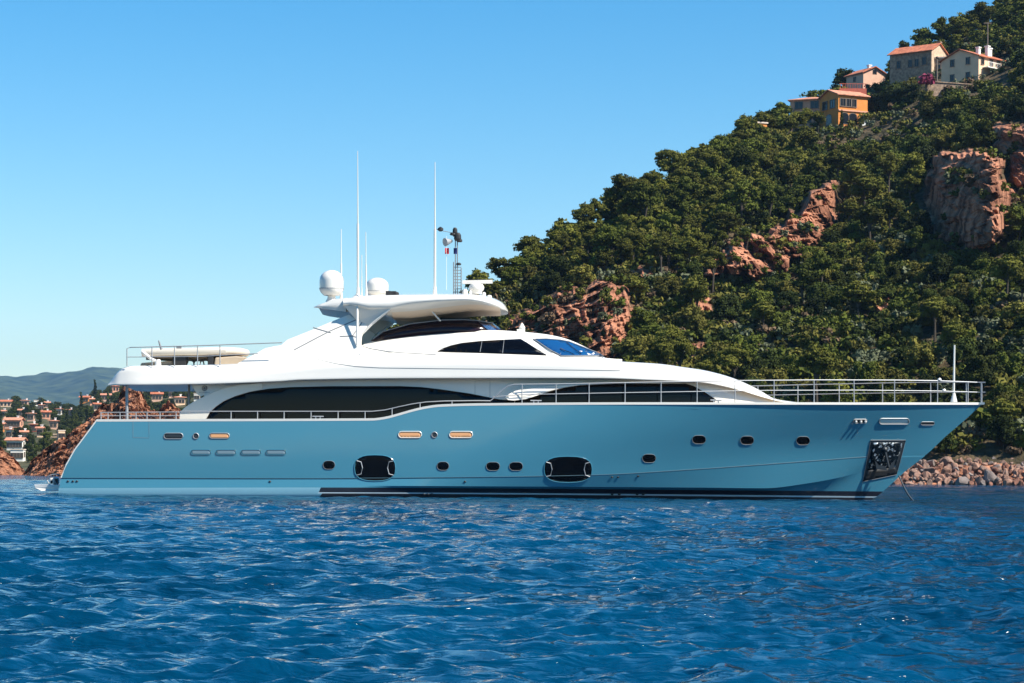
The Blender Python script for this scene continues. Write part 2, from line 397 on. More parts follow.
MTN = Sheet(y0=[(-900,4600),(1200,4600)], y1=[(-900,8200),(1200,8200)],
            sky=[(-900,392),(-400,384),(-150,379),(0,372.5),(18,373),(32,373.5),(50,372.5),(64,371),(76,368.5),(90,367),(102,368),(114,371),(130,376),(160,381),(240,390),(400,402),(700,420),(1200,440)], g=1.1, zb=-5)
def mtn_rough(X, Y, Z):
    return X, Y, Z + np.clip(Z/60, 0, 1)*(34*ridged(X*.0030, Y*.0016, Z*0, 6) - 2)
MTN.rough = mtn_rough
m_mtn = mat('mountain_forest', (.006,.018,.010), .95, col2=(.060,.080,.034), vscale=.012, spec=.1)
build_sheet('mountains', MTN, -900, 1200, 420, 130, m_mtn, label='long blue hazy wooded mountain ridge on the horizon', cat='mountain')
# ------------------------------------------------------------------ yacht
YC = 83.6
def hull_paint():
    m = mat('hull_paint', (.056, .216, .298), .2, spec=.35, coat=.4)
    m.node_tree.nodes['Principled BSDF'].inputs['Coat Roughness'].default_value = .06
    n = m.node_tree; b = n.nodes['Principled BSDF']; tc = n.nodes.new('ShaderNodeTexCoord')
    q = n.nodes.new('ShaderNodeTexNoise'); q.inputs['Scale'].default_value = .35; n.links.new(tc.outputs['Object'], q.inputs['Vector'])
    bp = n.nodes.new('ShaderNodeBump'); bp.inputs['Strength'].default_value = .22; bp.inputs['Distance'].default_value = .06
    n.links.new(q.outputs['Fac'], bp.inputs['Height']); n.links.new(bp.outputs[0], b.inputs['Normal'])
    return m
m_hull = hull_paint()
m_white = mat('white_gelcoat', (.72, .685, .62), .22, coat=.4, var=.015, vscale=.8)
m_skirt = mat('pale_hull_skirt', (.17, .36, .45), .35)
m_boot = mat('black_boot_stripe', (.010, .012, .022), .35)
m_anti = mat('antifouling', (.012, .014, .022), .8)
m_line = mat('pale_line_paint', (.45, .55, .6), .4)
m_glass = mat('black_glass', (.002, .002, .003), .1, spec=.2)
m_shieldglass = mat('tinted_acrylic', (.016, .006, .009), .15, spec=.3)
m_blueglass = mat('blue_windscreen_glass', (.010, .085, .24), .08, spec=.7, metal=.3)
m_steel = mat('stainless_steel', (.36, .37, .38), .6, metal=.6)
m_grey = mat('grey_sealant', (.18, .19, .20), .6)
m_groove = mat('groove_grey', (.33, .33, .33), .6)
m_teak = mat('teak_deck', (.42, .31, .20), .7, var=.2, vscale=6)
m_soffit = mat('cream_headlining', (.62, .50, .38), .6)
m_cream = mat('cream_vinyl', (.42, .33, .23), .6, var=.08, vscale=2)
m_black = mat('black_rubber', (.012, .012, .013), .6)
m_dark = mat('dark_recess', (.02, .025, .03), .5)
m_orange = mat('varnished_slot', (.75, .36, .16), .35)
m_red = mat('red_cloth', (.65, .02, .03), .8); m_navy = mat('navy_cloth', (.01, .02, .12), .8); m_wcloth = mat('white_cloth', (.8, .8, .8), .8)

yacht = empty('motor_yacht', P(520, 494, YC)); tag(yacht, 'long white motor yacht with a light blue hull and black boot stripe at anchor', 'yacht')
YO = yacht.location.copy()
def rel(v): return Vector(v) - YO
def att(o, parent=None):
    """parent a part built in world coordinates to the yacht (or one of its parts)"""
    o.parent = parent or yacht
    o.matrix_parent_inverse = Matrix.Translation(-YO)
    return o
def mir(p): return Vector((p[0], 2*YC - p[1], p[2]))

def interp_rows(px):  # unused hook kept simple
    return px
ROWS = [  # (px at stern, px at stem, [(px,py)...], half beam, taper start, exponent, sternfactor)
 (97, 983.5, [(97,419.8),(372,418.8),(385,417.3),(398,414),(412,410),(426,406.8),(440,405),(480,403.8),(640,402.8),(983,403)], 3.60, .50, 2.3, .97),
 (88, 966, [(88,432),(372,431.5),(400,429.5),(440,425),(480,422.5),(640,420),(840,418),(966,419)], 3.62, .48, 2.2, .97),
 (74.5, 945, [(74,450),(440,446),(640,442),(840,435),(945,437)], 3.63, .46, 2.05, .97),
 (66, 930.5, [(66,465),(440,463),(640,458),(840,449),(930,451)], 3.62, .44, 1.95, .97),
 (61, 925, [(61,477.6),(300,478),(500,476.5),(600,474.5),(680,470),(760,464.5),(840,458.5),(868,456.5),(925,455.5)], 3.60, .42, 1.9, .97),
 (60.8, 924, [(61,479),(300,479.4),(500,477.9),(600,475.9),(680,471.4),(760,465.9),(840,459.9),(868,457.9),(924,456.8)], 3.595, .42, 1.9, .97),
 (59.5, 905, [(59,486),(300,485.6),(500,486.4),(700,487.6),(765,488.2),(810,483),(840,477.5),(865,472),(905,471.5)], 3.62, .40, 1.78, .97),
 (58.6, 883, [(58,488.2),(318,487.5),(530,488.6),(740,490.4),(883,491.5)], 3.63, .36, 1.6, .97),
 (58.4, 877, [(58,492),(318,492.3),(530,493.2),(740,495),(877,496.4)], 3.62, .355, 1.56, .97),
 (58.2, 874, [(58,493.3),(318,493.3),(530,494.6),(740,496.6),(874,497.8)], 3.615, .355, 1.55, .97),
 (58, 864, [(58,497),(318,497.5),(530,499.5),(740,502.5),(864,504.5)], 3.6, .35, 1.52, .97),
 (58, 845, [(58,520),(845,522)], 2.2, .3, 1.4, .95)]
def row_pt(r, s):
    px0, px1, tab, hb, ts, ex, sf = r
    px = px0+(px1-px0)*s
    hw = hb*(1 if s < ts else max(0., 1-((s-ts)/(1-ts))**ex)); hw *= sf+(1-sf)*min(1, s/.25)
    return P(px, smooth_tab(tab, px), YC-hw)
def build_hull():
    NS = 190; s = [i/NS for i in range(NS+1)]; s = [1-(1-a)**1.12 for a in s]
    V = []; nr = len(ROWS)
    for r in ROWS:
        for a in s: V.append(row_pt(r, a))
    nv = len(V); V += [mir(v) for v in V]; Fs = []; mi = []
    for j in range(nr-1):
        for i in range(NS):
            a, b, c, d = j*(NS+1)+i, j*(NS+1)+i+1, (j+1)*(NS+1)+i+1, (j+1)*(NS+1)+i
            px = proj(*V[a])[0]
            k = 0
            if j in (7,): k = 1 if px > 318 else 2
            if j == 8: k = 3 if px > 318 else 2
            if j >= 9: k = 4 if px > 318 else (2 if j == 9 else 4)
            Fs.append((a, d, c, b)); mi.append(k); Fs.append((a+nv, b+nv, c+nv, d+nv)); mi.append(k)
    st = [j*(NS+1) for j in range(nr)]
    for j in range(nr-1): Fs.append((st[j], st[j]+nv, st[j+1]+nv, st[j+1])); mi.append(0)
    o = mesh_obj('hull', V, Fs, mats=[m_hull, m_boot, m_skirt, m_line, m_anti], midx=mi, smooth=True)
    bm = bmesh.new(); bm.from_mesh(o.data)
    ks = {4, 5, 6}
    bm.verts.ensure_lookup_table(); 
    for e in bm.edges:
        a, b = e.verts[0].index % nv, e.verts[1].index % nv
        if a//(NS+1) == b//(NS+1) and a//(NS+1) in ks: e.smooth = False
        if a % (NS+1) == 0 and b % (NS+1) == 0: e.smooth = False
    bmesh.ops.recalc_face_normals(bm, faces=bm.faces)
    bm.to_mesh(o.data); bm.free()
    att(o)
    # white cap rail along the sheer, both sides, with the stern edge
    path = [row_pt(ROWS[0], a) for a in s]
    for f in (lambda p: p, mir):
        mb = MB()
        ring = []
        pts = [f(p) for p in path]
        mb2 = MB(); 
        for p in pts: pass
        n = len(pts); v = []
        sg = -1 if f(path[0]).y < YC else 1
        for p in pts:
            for dy, dz in ((.008, -.065), (.012, .02), (-.20, .02), (-.20, -.06)):
                v.append(p + Vector((0, sg*dy, dz)))
        fs = [(i*4+k, i*4+(k+1) % 4, (i+1)*4+(k+1) % 4, (i+1)*4+k) for i in range(n-1) for k in range(4)]
        fs += [(3, 2, 1, 0), ((n-1)*4, (n-1)*4+1, (n-1)*4+2, (n-1)*4+3)]
        mb.add(v, fs)
        att(mb.build('cap_rail', m_white, None))
    for f in (lambda p: p, mir):
        att(MB().tube([f(row_pt(ROWS[j], 0)+Vector((0, -.005, 0))) for j in (0, 1, 2, 3, 4)], .025, 6).build('transom_highlight', m_white, None))  # white tube draws the highlight down the stern edge
    # deck
    v = []; fs = []
    for i, a in enumerate(s):
        p = row_pt(ROWS[0], a)+Vector((0, .05, -.22 if proj(*row_pt(ROWS[0], a))[0] < 700 else -.08)); v += [p, mir(p)]
    for i in range(len(s)-1): fs.append((2*i, 2*i+2, 2*i+3, 2*i+1))
    att(mesh_obj('deck', v, fs, m_teak))
    return o
hull = build_hull()

def chaikin(pts, it=2):
    for _ in range(it):
        q = [pts[0]]
        for a, b in zip(pts[:-1], pts[1:]):
            q.append((a[0]*.75+b[0]*.25, a[1]*.75+b[1]*.25)); q.append((a[0]*.25+b[0]*.75, a[1]*.25+b[1]*.75))
        q.append(pts[-1]); pts = q
    return pts
def body(name, m, pxs, ctrl, parent=None, it=2, mats=None, matf=None, cap=True):
    """loft: ctrl(px) -> [(half width, image height py)...] from bottom centre to top centre; mirrored about the keel plane"""
    V = []; F = []; mi = []; n = None
    for px in pxs:
        c = ctrl(px); c = [c[0]] + chaikin(c[1:-1], it) + [c[-1]] if it else c
        half = [P(px, py, YC-hw) for hw, py in c]
        # keep one world X per section
        x0 = half[len(half)//2].x
        half = [Vector((x0, p.y, p.z)) for p in half]
        ring = half + [mir(p) for p in reversed(half[1:-1])]
        n = len(ring); V += ring
    for i in range(len(pxs)-1):
        for k in range(n): F.append((i*n+k, (i+1)*n+k, (i+1)*n+(k+1) % n, i*n+(k+1) % n))
    if cap: F.append(tuple(range(n))); F.append(tuple((len(pxs)-1)*n+k for k in range(n-1, -1, -1)))
    o = mesh_obj(name, V, F, m, smooth=True)
    bm = bmesh.new(); bm.from_mesh(o.data); bmesh.ops.recalc_face_normals(bm, faces=bm.faces); bm.to_mesh(o.data); bm.free()
    try: o.data.set_sharp_from_angle(angle=R(32))
    except Exception: pass
    return att(o, parent)
def span(a, b, n): return [a+(b-a)*i/n for i in range(n+1)]
T = smooth_tab
# --- main deck house
hwM = [(178,2.75),(210,2.95),(560,2.98),(640,2.9),(700,2.65),(745,2.25),(780,1.7),(806,.9)]
topM = [(178,380),(300,377),(600,376.5),(650,378.5),(690,381),(715,384.5),(735,389.5),(760,396),(785,401),(806,404)]
def cM(px):
    hw = T(hwM, px); tp = T(topM, px)
    return [(0, 430), (hw, 430), (hw, 420), (hw-.02, tp+6), (hw-.14, tp), (0, tp-.5)]
house = body('deck_house', m_white, span(204, 806, 90), cM)
# --- upper deck slab with its long sloping front coachroof
topU = [(108,383.6),(112,378),(118,370.8),(122,368),(130,366),(180,365.2),(240,363.6),(285,360),(330,355),(365,353),(480,350.5),(560,353),(605,357.5),(622,361.5),(640,362.6),(660,363.8),(685,367.2),(704,370),(722,374.2),(737,379),(750,384.5),(762,390.5),(776,398.6),(794,401.6),(806,403)]
botU = [(108,385),(190,384.2),(280,381.2),(300,379.8),(400,378.3),(540,378),(600,378.2),(650,380),(700,382.4),(722,386),(745,392),(765,398),(785,402.5),(806,404)]
hwU = [(108,3.15),(118,3.38),(140,3.5),(560,3.5),(620,3.42),(680,3.15),(730,2.65),(770,2.0),(806,1.0)]
def cU(px):
    hw = T(hwU, px); t = T(topU, px); b = T(botU, px); d = b-t
    mid = T([(108,.5),(180,.35),(260,.45),(360,.62),(560,.62),(640,.55),(806,.5)], px)
    si = T([(108,.05),(200,.1),(300,.35),(365,.62),(560,.62),(640,.5),(806,.3)], px)
    return [(0, b+.3), (hw-.25, b+.3), (hw-.03, b+.1), (hw, b-.3), (hw-.03, b-d*.25), (hw-.06, b-d*mid), (hw-.10-si*.4, t+d*.12), (hw-.2-si, t), (0, t-.3)]
upper = body('upper_deck', m_white, span(108, 130, 10)+span(135, 806, 120), cU)
# --- pilothouse
topH = [(360,345.5),(366,343),(372,340.6),(390,337),(412,334),(453,330.8),(490,330.2),(520,331.8),(545,334.2),(560,337),(570,340),(585,346.5),(602,355.6),(612,361.5),(622,366)]
hwH = [(360,2.95),(372,2.72),(420,2.62),(540,2.55),(570,2.45),(600,2.2),(622,2.0)]
def cH(px):
    hw = T(hwH, px); t = T(topH, px); b = 366.
    sl = min(.55, .03*(b-t))
    return [(0, b), (hw+.12, b), (hw+.06, 358), (hw, min(356, t+12)) if t < 344 else (hw+.04, (358+t)/2), (hw-sl*.55, t+(5 if t < 350 else 1)), (hw-sl-.12, t), (0, t-.2)]
pilot = body('pilothouse', m_white, span(360, 622, 100), cH)

def bvh_of(*objs):
    V = []; F = []
    for o in objs:
        M = o.matrix_basis if False else Matrix.Identity(4); k = len(V)
        V += [v.co.copy() for v in o.data.vertices]; F += [tuple(i+k for i in p.vertices) for p in o.data.polygons]
    return BVHTree.FromPolygons(V, F)
CAMP = Vector((0, 0, CAMZ))
def surf(bv, px, py):
    d = (P(px, py, 80.)-CAMP).normalized(); h = bv.ray_cast(CAMP, d)
    return (h[0], h[1] if h[1].y < 0 else -h[1]) if h[0] else (None, None)
def panel(name, bv, poly, m, parent=None, off=.012, step=4., fallbackY=80.8, ring=None, ringm=None):
    """a thin shell fitted on the surface of a body, outline given on the side elevation"""
    pts = []
    n = len(poly)
    for i in range(n):
        a = Vector(poly[i]); b = Vector(poly[(i+1) % n]); k = max(1, int((b-a).length/step))
        for j in range(k): pts.append(a+(b-a)*j/k)
    xs = [p.x for p in pts]; ys = [p.y for p in pts]; ob = len(pts); allp = [Vector((p.x, p.y)) for p in pts]
    gx = min(xs)+step*.7
    while gx < max(xs):
        gy = min(ys)+step*.5
        while gy < max(ys):
            allp.append(Vector((gx, gy))); gy += step*.7
        gx += step
    inp = allp[:ob]
    def inside(q):
        c = False
        for i in range(ob):
            a, b = inp[i], inp[(i+1) % ob]
            if (a.y > q.y) != (b.y > q.y) and q.x < (b.x-a.x)*(q.y-a.y)/(b.y-a.y)+a.x: c = not c
        return c
    allp = inp+[q for q in allp[ob:] if inside(q) and min((q-p).length for p in inp) > step*.35]
    vv, _, ff, *_r = delaunay_2d_cdt(allp, [], [list(range(ob))], 1, 1e-4)
    out = []
    for q in vv:
        h, nn = surf(bv, q.x, q.y)
        out.append((h + nn*off) if h else P(q.x, q.y, fallbackY))
    o = mesh_obj(name, out, ff, m, smooth=True)
    md = o.modifiers.new('solidify', 'SOLIDIFY'); md.thickness = off*.8; md.offset = 0
    att(o, parent)
    if ring:
        mb = MB(); lp = []
        for p in pts:
            h, nn = surf(bv, p.x, p.y); lp.append((h+nn*(off+.008)) if h else P(p.x, p.y, fallbackY))
        lp.append(lp[0]); lp.append(lp[1])
        mb.tube(lp, ring, 5, cap=False)
        r = mb.build('frame', ringm or m_steel, None, smooth=True); r.parent = o
    return o
def strip(name, bv, line, w, m, off=.01, parent=None):
    mb = MB(); pts = []
    for i in range(len(line)-1):
        a = Vector(line[i]); b = Vector(line[i+1]); k = max(1, int((b-a).length/5))
        pts += [a+(b-a)*j/k for j in range(k)]
    pts.append(Vector(line[-1])); q = []
    for p in pts:
        h, nn = surf(bv, p.x, p.y)
        if h: q.append(h+nn*off)
    mb.tube(q, w, 5)
    return att(mb.build(name, m, None), parent)
def oval(cx, cy, w, h, n=24, e=3.):
    r = []
    for i in range(n):
        a = 2*math.pi*i/n; c, s_ = math.cos(a), math.sin(a)
        r.append((cx+w/2*math.copysign(abs(c)**(2/e), c), cy+h/2*math.copysign(abs(s_)**(2/e), s_)))
    return r
def stadium(cx, cy, w, h, n=8):
    r = h/2; o = []
    for i in range(n+1): a = -math.pi/2+math.pi*i/n; o.append((cx+w/2-r+r*math.cos(a), cy+r*math.sin(a)))
    for i in range(n+1): a = math.pi/2+math.pi*i/n; o.append((cx-w/2+r+r*math.cos(a), cy+r*math.sin(a)))
    return o
bvH = bvh_of(hull); bvM = bvh_of(house); bvP = bvh_of(pilot); bvU = bvh_of(upper); bvA = bvh_of(house, upper, pilot)

# hull openings
for cx, cy in ((329,465),(443,466),(493,466.3),(516,466.3),(649,458.3),(699,439.5),(747,440.2),(803,440.6)):
    panel('porthole', bvH, stadium(cx, cy, 13.5 if cx > 480 else 12, 8.4), m_glass, step=2.5, off=.004, ring=.009, ringm=m_grey)
for cx, cy, w in ((375,468,41),(568,469.3,48)):
    o = panel('hull_window', bvH, oval(cx, cy, w, 26, e=2.7), m_glass, step=4, off=.006, ring=.014, ringm=m_hull)
    for sx in (-1, 1):
        mb = MB(); pts = [(cx+sx*(w/2-7), cy-7), (cx+sx*(w/2-4.5), cy-5.5), (cx+sx*(w/2-4), cy), (cx+sx*(w/2-4.5), cy+5.5), (cx+sx*(w/2-7), cy+7)]
        pts = [(cx+sx*(w/2-2.2), cy-7.2), (cx+sx*(w/2-6.5), cy-6), (cx+sx*(w/2-8), cy), (cx+sx*(w/2-6.5), cy+6), (cx+sx*(w/2-2.2), cy+7.2)]
        q = []
        for a, b in pts:
            h, nn = surf(bvH, a, b); q.append(h+nn*.018)
        mb.tube(q, .018, 5); r = mb.build('opening_pane_frame', m_steel, None); r.parent = o
for cx in (201, 226, 251, 276):
    panel('hull_vent', bvH, stadium(cx, 452.3, 20, 5.2), mat('vent_grey', (.16,.24,.28), .5) if cx == 201 else bpy.data.materials['vent_grey'], step=3, off=.005, ring=.010, ringm=m_hull)
panel('fairlead', bvH, stadium(173.5, 436, 19, 5.6), m_dark, step=3, off=.006, ring=.014)
panel('fairlead', bvH, stadium(219.5, 435.8, 20, 5.2), m_orange, step=3, off=.006, ring=.014)
for cx in (410, 461): panel('fairlead', bvH, stadium(cx, 434.6, 23, 6.2), m_orange, step=3, off=.006, ring=.016, ringm=m_white)
for cx, cy in ((196,436),(434.5,434.8)): panel('shore_power_inlet', bvH, oval(cx, cy, 5.6, 5.6, 14, 2), m_dark, step=2, off=.006, ring=.016)
panel('fairlead', bvH, stadium(860, 421, 14, 3.8), m_dark, step=2.5, off=.006, ring=.014)
o = panel('fairlead', bvH, stadium(894, 421.2, 30, 5.6), m_white, step=3, off=.006, ring=.02)
panel('fairlead', bvH, stadium(927.5, 423.3, 13.5, 3.2), m_dark, step=2.5, off=.006, ring=.01)
for cx in (855.5, 860.5, 865):
    h, nn = surf(bvH, cx, 421); b = MB().lathe((0,0,0), [(.001,-.04),(.045,-.03),(.05,0),(.045,.03),(.001,.04)], 10); bb = b.build('roller', m_white, None); bb.parent = yacht; bb.location = h+nn*.04-YO
for cx, cy in ((68,481.3),(73,481.3),(77,481.3),(270,481.6),(465,481.6),(612,477),(618,477),(638,476)):
    panel('drain', bvH, oval(cx, cy, 2.6, 1.9, 8, 2), m_dark, step=2, off=.015)
for x in (424, 428, 432, 612, 619, 637, 643): panel('underwater_light', bvH, oval(x, 493.9, 3, 1.7, 8, 2), m_dark, step=2, off=.03)
panel('stern_bitt_recess', bvH, [(88,425.5),(93,425),(93,429),(85,429)], m_dark, step=3, off=.02)
strip('boarding_gate_seam', bvH, [(133,421),(133,437.5),(149,438),(149,421)], .005, m_grey, off=.002)
# anchor pocket
for f in (lambda p: p, mir):
    att(MB().tube([f(row_pt(ROWS[4], i/60)+Vector((0, -.004, -.012))) for i in range(57)], .011, 5).build('knuckle_line', mat('knuckle_painted_shade', (.03,.09,.12), .6) if 'knuckle_painted_shade' not in bpy.data.materials else bpy.data.materials['knuckle_painted_shade'], None))  # dark strip paints the shade of a groove, the hull has no gap here
ap = panel('anchor_pocket', bvH, [(870.5,440),(905.5,440),(896.5,474.5),(862.5,481.5)], m_dark, step=4, off=.01, ring=.012, ringm=m_grey)
panel('anchor_recess', bvH, [(873,442.5),(902.5,442.5),(895,467),(867,470)], mat('steel_painted_glints', (.010,.016,.022), .2, metal=.6, col2=(.62,.64,.64), vscale=8, bump=.6, bscale=7), step=4, off=.02)  # pale specks in the colour stand for sea and sky reflections
panel('chafe_plate', bvH, [(867,470.3),(895,467.3),(896,473.8),(863.5,480.4)], m_black, step=4, off=.022)
_rp = [q for q in bpy.data.materials['steel_painted_glints'].node_tree.nodes if q.type == 'VALTORGB'][0]; _rp.color_ramp.elements[0].position = .56; _rp.color_ramp.elements[1].position = .63
h, nn = surf(bvH, 884, 452)
mb = MB(); a = h+nn*.05
mb.lathe(a+Vector((0, 0, .12)), [(.03,-.10),(.11,-.06),(.13,0),(.10,.07),(.02,.1)], 12)
mb.tube([a+Vector((0, 0, .10)), a+Vector((.16, 0, -.55))], .05, 8)
mb.prism([a+Vector((-.36, 0, -.30)), a+Vector((-.30, 0, -.62)), a+Vector((.10, 0, -.66)), a+Vector((.02, 0, -.50)), a+Vector((-.22, 0, -.46))], (0, -.03, 0))
mb.prism([a+Vector((.40, 0, -.24)), a+Vector((.34, 0, -.58)), a+Vector((.12, 0, -.66)), a+Vector((.20, 0, -.48))], (0, -.03, 0))
att(mb.build('anchor', mat('dull_anchor_steel', (.018,.024,.03), .5, metal=.3), None))

# main deck windows
WA = [(206.5,419),(210,412.5),(216,406.8),(224,401.3),(235,396.6),(250,392),(268,388.9),(290,387.2),(330,386.3),(400,386.2),(422,387.2),(441,389.4),(456,391.6),(470,393.6),(485,396.6),(499,399.4),(514,400.8),(514,408),(440,410),(400,420),(372,424),(206.5,424)]
WB = [(515,400.8),(526,399.2),(536,396.2),(550,391.6),(565,387.5),(581,385),(600,384.2),(650,383.8),(686,384),(694,386.4),(705,392.5),(716,399.6),(714,402.5),(700,407),(515,408)]
def lift(poly): return poly
panel('saloon_window', bvM, WA, m_glass, step=7, off=.02)
o = panel('cabin_window', bvM, WB, m_glass, step=7, off=.02)
# aft wing fairing around the saloon window and bulkhead panel
def fin(name, poly, Y, th, m, parent=None, both=True, Yf=None):
    pts = [P(a, b, Yf(a, b) if Yf else Y) for a, b in poly]
    if both: att(MB().prism([mir(p) for p in pts], (0, -th, 0)).build(name, m, None, smooth=False, bevel=.015), parent)
    return att(MB().prism(pts, (0, th, 0)).build(name, m, None, smooth=False, bevel=.015), parent)
fin('aft_wing', [(179.5,421.5),(179.5,413),(184,408),(192,402.5),(203,397),(214,391.5),(226,387.5),(240,384.5),(262,382.8),(262,389.6),(250,391.5),(235,396.2),(224,401),(216,406.5),(210,412.2),(206,419),(205,421.5)], YC-3.0, .12, m_white)
fin('deck_panel', [(190.5,384.5),(246,382.5),(226,387),(213,391.5),(201,396.6),(197,394)], YC-2.9, .08, m_white)
em = MB(); c = P(204.5, 388.3, YC-2.93)
em.tube([c+Vector((.085*math.cos(a*math.pi/8), 0, .085*math.sin(a*math.pi/8))) for a in range(18)], .016, 5, cap=False)
em.box(c, (.05, .012, .09)); em.box(c+Vector((0, 0, 0)), (.13, .012, .014)); att(em.build('emblem', m_grey, None))
em = MB()
for i in range(9): em.box(c+Vector((-.18+.045*i, 0, -.15)), (.022, .01, .03 if i % 3 else .04))
att(em.build('lettering', m_groove, None))
# side fairing that swoops over the window ribbon amidships
bx = [(505,397.5),(509,394),(515,390.8),(523,388.6),(535,387.4),(560,385.4),(600,383.2),(640,382.2),(600,384),(580,384.9),(565,387.2),(550,391.2),(536,395.8),(526,399),(514,400.6),(508,400)]
def bevel_fin(name, poly, Y0, m):
    mb = MB(); ctr = sum((Vector(p) for p in poly), Vector((0, 0)))/len(poly)
    out = [P(a, b, Y0-.02) for a, b in poly]
    n = len(out); V = []; 
    for (a, b), p in zip(poly, out): V.append(p+Vector((0, .45, 0)))
    for (a, b), p in zip(poly, out): V.append(p+Vector((0, -.05 if b > 392 else .10, 0)))
    F = [tuple(range(n, 2*n))]+[(i, (i+1) % n, (i+1) % n+n, i+n) for i in range(n)]
    mb.add(V, F); return att(mb.build(name, m, None, smooth=False))
bevel_fin('side_fairing', bx, YC-3.38, m_white)
strip('cabin_door_seam', bvM, [(475,397),(475,381),(490,381),(490,400)], .008, m_groove, off=.004)

# pilothouse windows
pw = panel('pilothouse_window', bvA, [(437.5,352),(443,348.6),(451,345.6),(462,343.2),(480,341.4),(500,340.3),(520.5,339.4),(527,343),(546.5,355.6),(520,354.6),(480,353.2)], m_glass, step=5, off=.02)
for q in ([(482,341.5),(480,353)], [(504,340.3),(502.5,354)]):
    r = strip('mullion', bvA, q, .012, m_grey, off=.035, parent=pw); r.matrix_parent_inverse = Matrix.Identity(4)
ws = panel('windscreen', bvA, [(533.5,339.8),(546,339.4),(560,340.5),(569,342.2),(580,346.6),(592,351.2),(603.5,356.4),(561,356.6),(548,349)], m_blueglass, step=4, off=.02, ring=.025, ringm=m_grey)
for q in ([(566,343.5),(581,355.5)], [(560,349),(574,356)]):
    r = strip('wiper', bvA, q, .014, m_black, off=.06, parent=ws); r.matrix_parent_inverse = Matrix.Identity(4)
strip('styling_line', bvA, [(303,354.4),(318,359.5),(335,363.5),(355,366.4),(380,367.8),(440,368.6),(520,369.2),(620,370.6)], .012, m_grey, off=.0)
strip('painted_shelf_shade', bvA, [(362,346.5),(372,349),(388,351.6),(400,352.8),(436,354.8)], .026, m_grey, off=-.005)  # grey strip paints the shade under the recess shelf

# --- arch wings
AW = [(236,366),(238,363),(252,355.5),(265,348.2),(274,346.3),(281,345.2),(287,339.8),(310,330.6),(330,322.2),(349,314.4),(357,319.5),(367.5,326.2),(361.5,334),(361,345),(372,356),(300,364)]
fin('arch_wing', AW, 0, .35, m_white, Yf=lambda a, b: YC-3.15+(366-b)*.016)
arch_bv = None
mb = MB()
for f in (lambda p: p, mir):
    for ln in ([(294,350),(310,341.5),(330,331),(356,319.8)], [(313,327.5),(331,332.8)], [(352.5,336),(362.5,321.5)], [(340,336.3),(352,336),(358,337.6)]):
        att(MB().tube([f(P(a, b, YC-3.15+(366-b)*.016-.002)) for a, b in ln], .02, 5).build('wing_seam', m_grey, None))
# inward leaning strut panels under the hardtop
for f in (lambda p: p, mir):
    mb = MB()
    tp = [(344,305),(357,304.5),(372,308.8),(389.5,309.6)]; bt = [(357,320.5),(362,323),(367,326)]
    v = [f(P(344, 306, YC-2.75)), f(P(358, 305, YC-2.75)), f(P(389.5, 309.4, YC-2.75)), f(P(368, 326.2, YC-2.45)), f(P(357, 320.8, YC-2.45))]
    v2 = [p+Vector((0, .25*(1 if p.y < YC else -1), .0)) for p in v]
    mb.add(v+v2, [(0,1,2,3,4), (9,8,7,6,5)]+[(i, i+5, (i+1) % 5+5, (i+1) % 5) for i in range(5)])
    mb.tube([f(P(390, 309, YC-2.72)), f(P(372, 324, YC-2.55)), f(P(362, 334, YC-2.55)), f(P(359, 345, YC-2.6))], .05, 6)
    att(mb.build('arch_panel', m_white, None))
for f in (lambda p: p, mir): att(MB().tube([f(P(425, 303.5, YC-2.35)), f(P(440.5, 321, YC-2.0))], .03, 6).build('hardtop_strut', m_white, None))
# --- hardtop
topT = [(343,299.5),(352,297.6),(362,296.6),(402,295.4),(442,294.8),(466,294.9),(480,296),(488,298),(496,300.6),(502,303.6),(507,308.5),(508,311)]
botT = [(343,305.6),(357,306.6),(371,309.2),(389,309.2),(400,306.8),(414,304.4),(442,302),(465,301.2),(480,302.6),(488,304.4),(497,306.6),(504,309.4),(508,311.6)]
hwT = [(343,2.7),(360,2.85),(470,2.75),(490,2.45),(500,2.0),(506,1.2),(508,.6)]
def cT(px):
    hw = T(hwT, px); t = T(topT, px); b = T(botT, px)
    dr = T([(343,3),(380,7),(415,16),(450,13),(480,8),(500,3),(508,.4)], px)
    return [(0, b+dr*.8), (hw*.45, b+dr), (hw*.8, b+dr*.6), (hw*.97, b+.2), (hw, b-(b-t)*.3), (hw-.05, b-(b-t)*.75), (hw-.3, t), (0, t-1.5*(hw/2.8))]
hardtop = body('hardtop', m_white, span(343, 508, 60), cT)
def cS(px):
    c = cT(px); c = [(min(h, T(hwT, px)*.93), y+.9) for h, y in c[:4]]
    return c + [(c[3][0], c[3][1]-.8), (0, c[0][1]-.8)]
hl = body('headlining', m_soffit, span(392, 500, 40), cS)
for px in (437, 443, 452, 461, 468):
    att(MB().lathe(P(px, T(botT, px)+3.2, YC-2.3), [(.001,-.03),(.06,-.025),(.06,.02),(.001,.03)], 10).build('downlight', m_white, None), hl).matrix_parent_inverse = Matrix.Identity(4)
# aft platform of the hardtop
def cW(px):
    t = T([(314,306.6),(325,302.4),(335,299),(346,298)], px); b = T([(314,307.6),(330,309.6),(346,311.8)], px); hw = T([(314,1.9),(320,2.2),(346,2.4)], px)
    return [(0, b), (hw-.05, b), (hw, (t+b)/2), (hw-.08, t), (0, t-.3)]
body('radome_platform', m_white, span(314, 346, 12), cW)
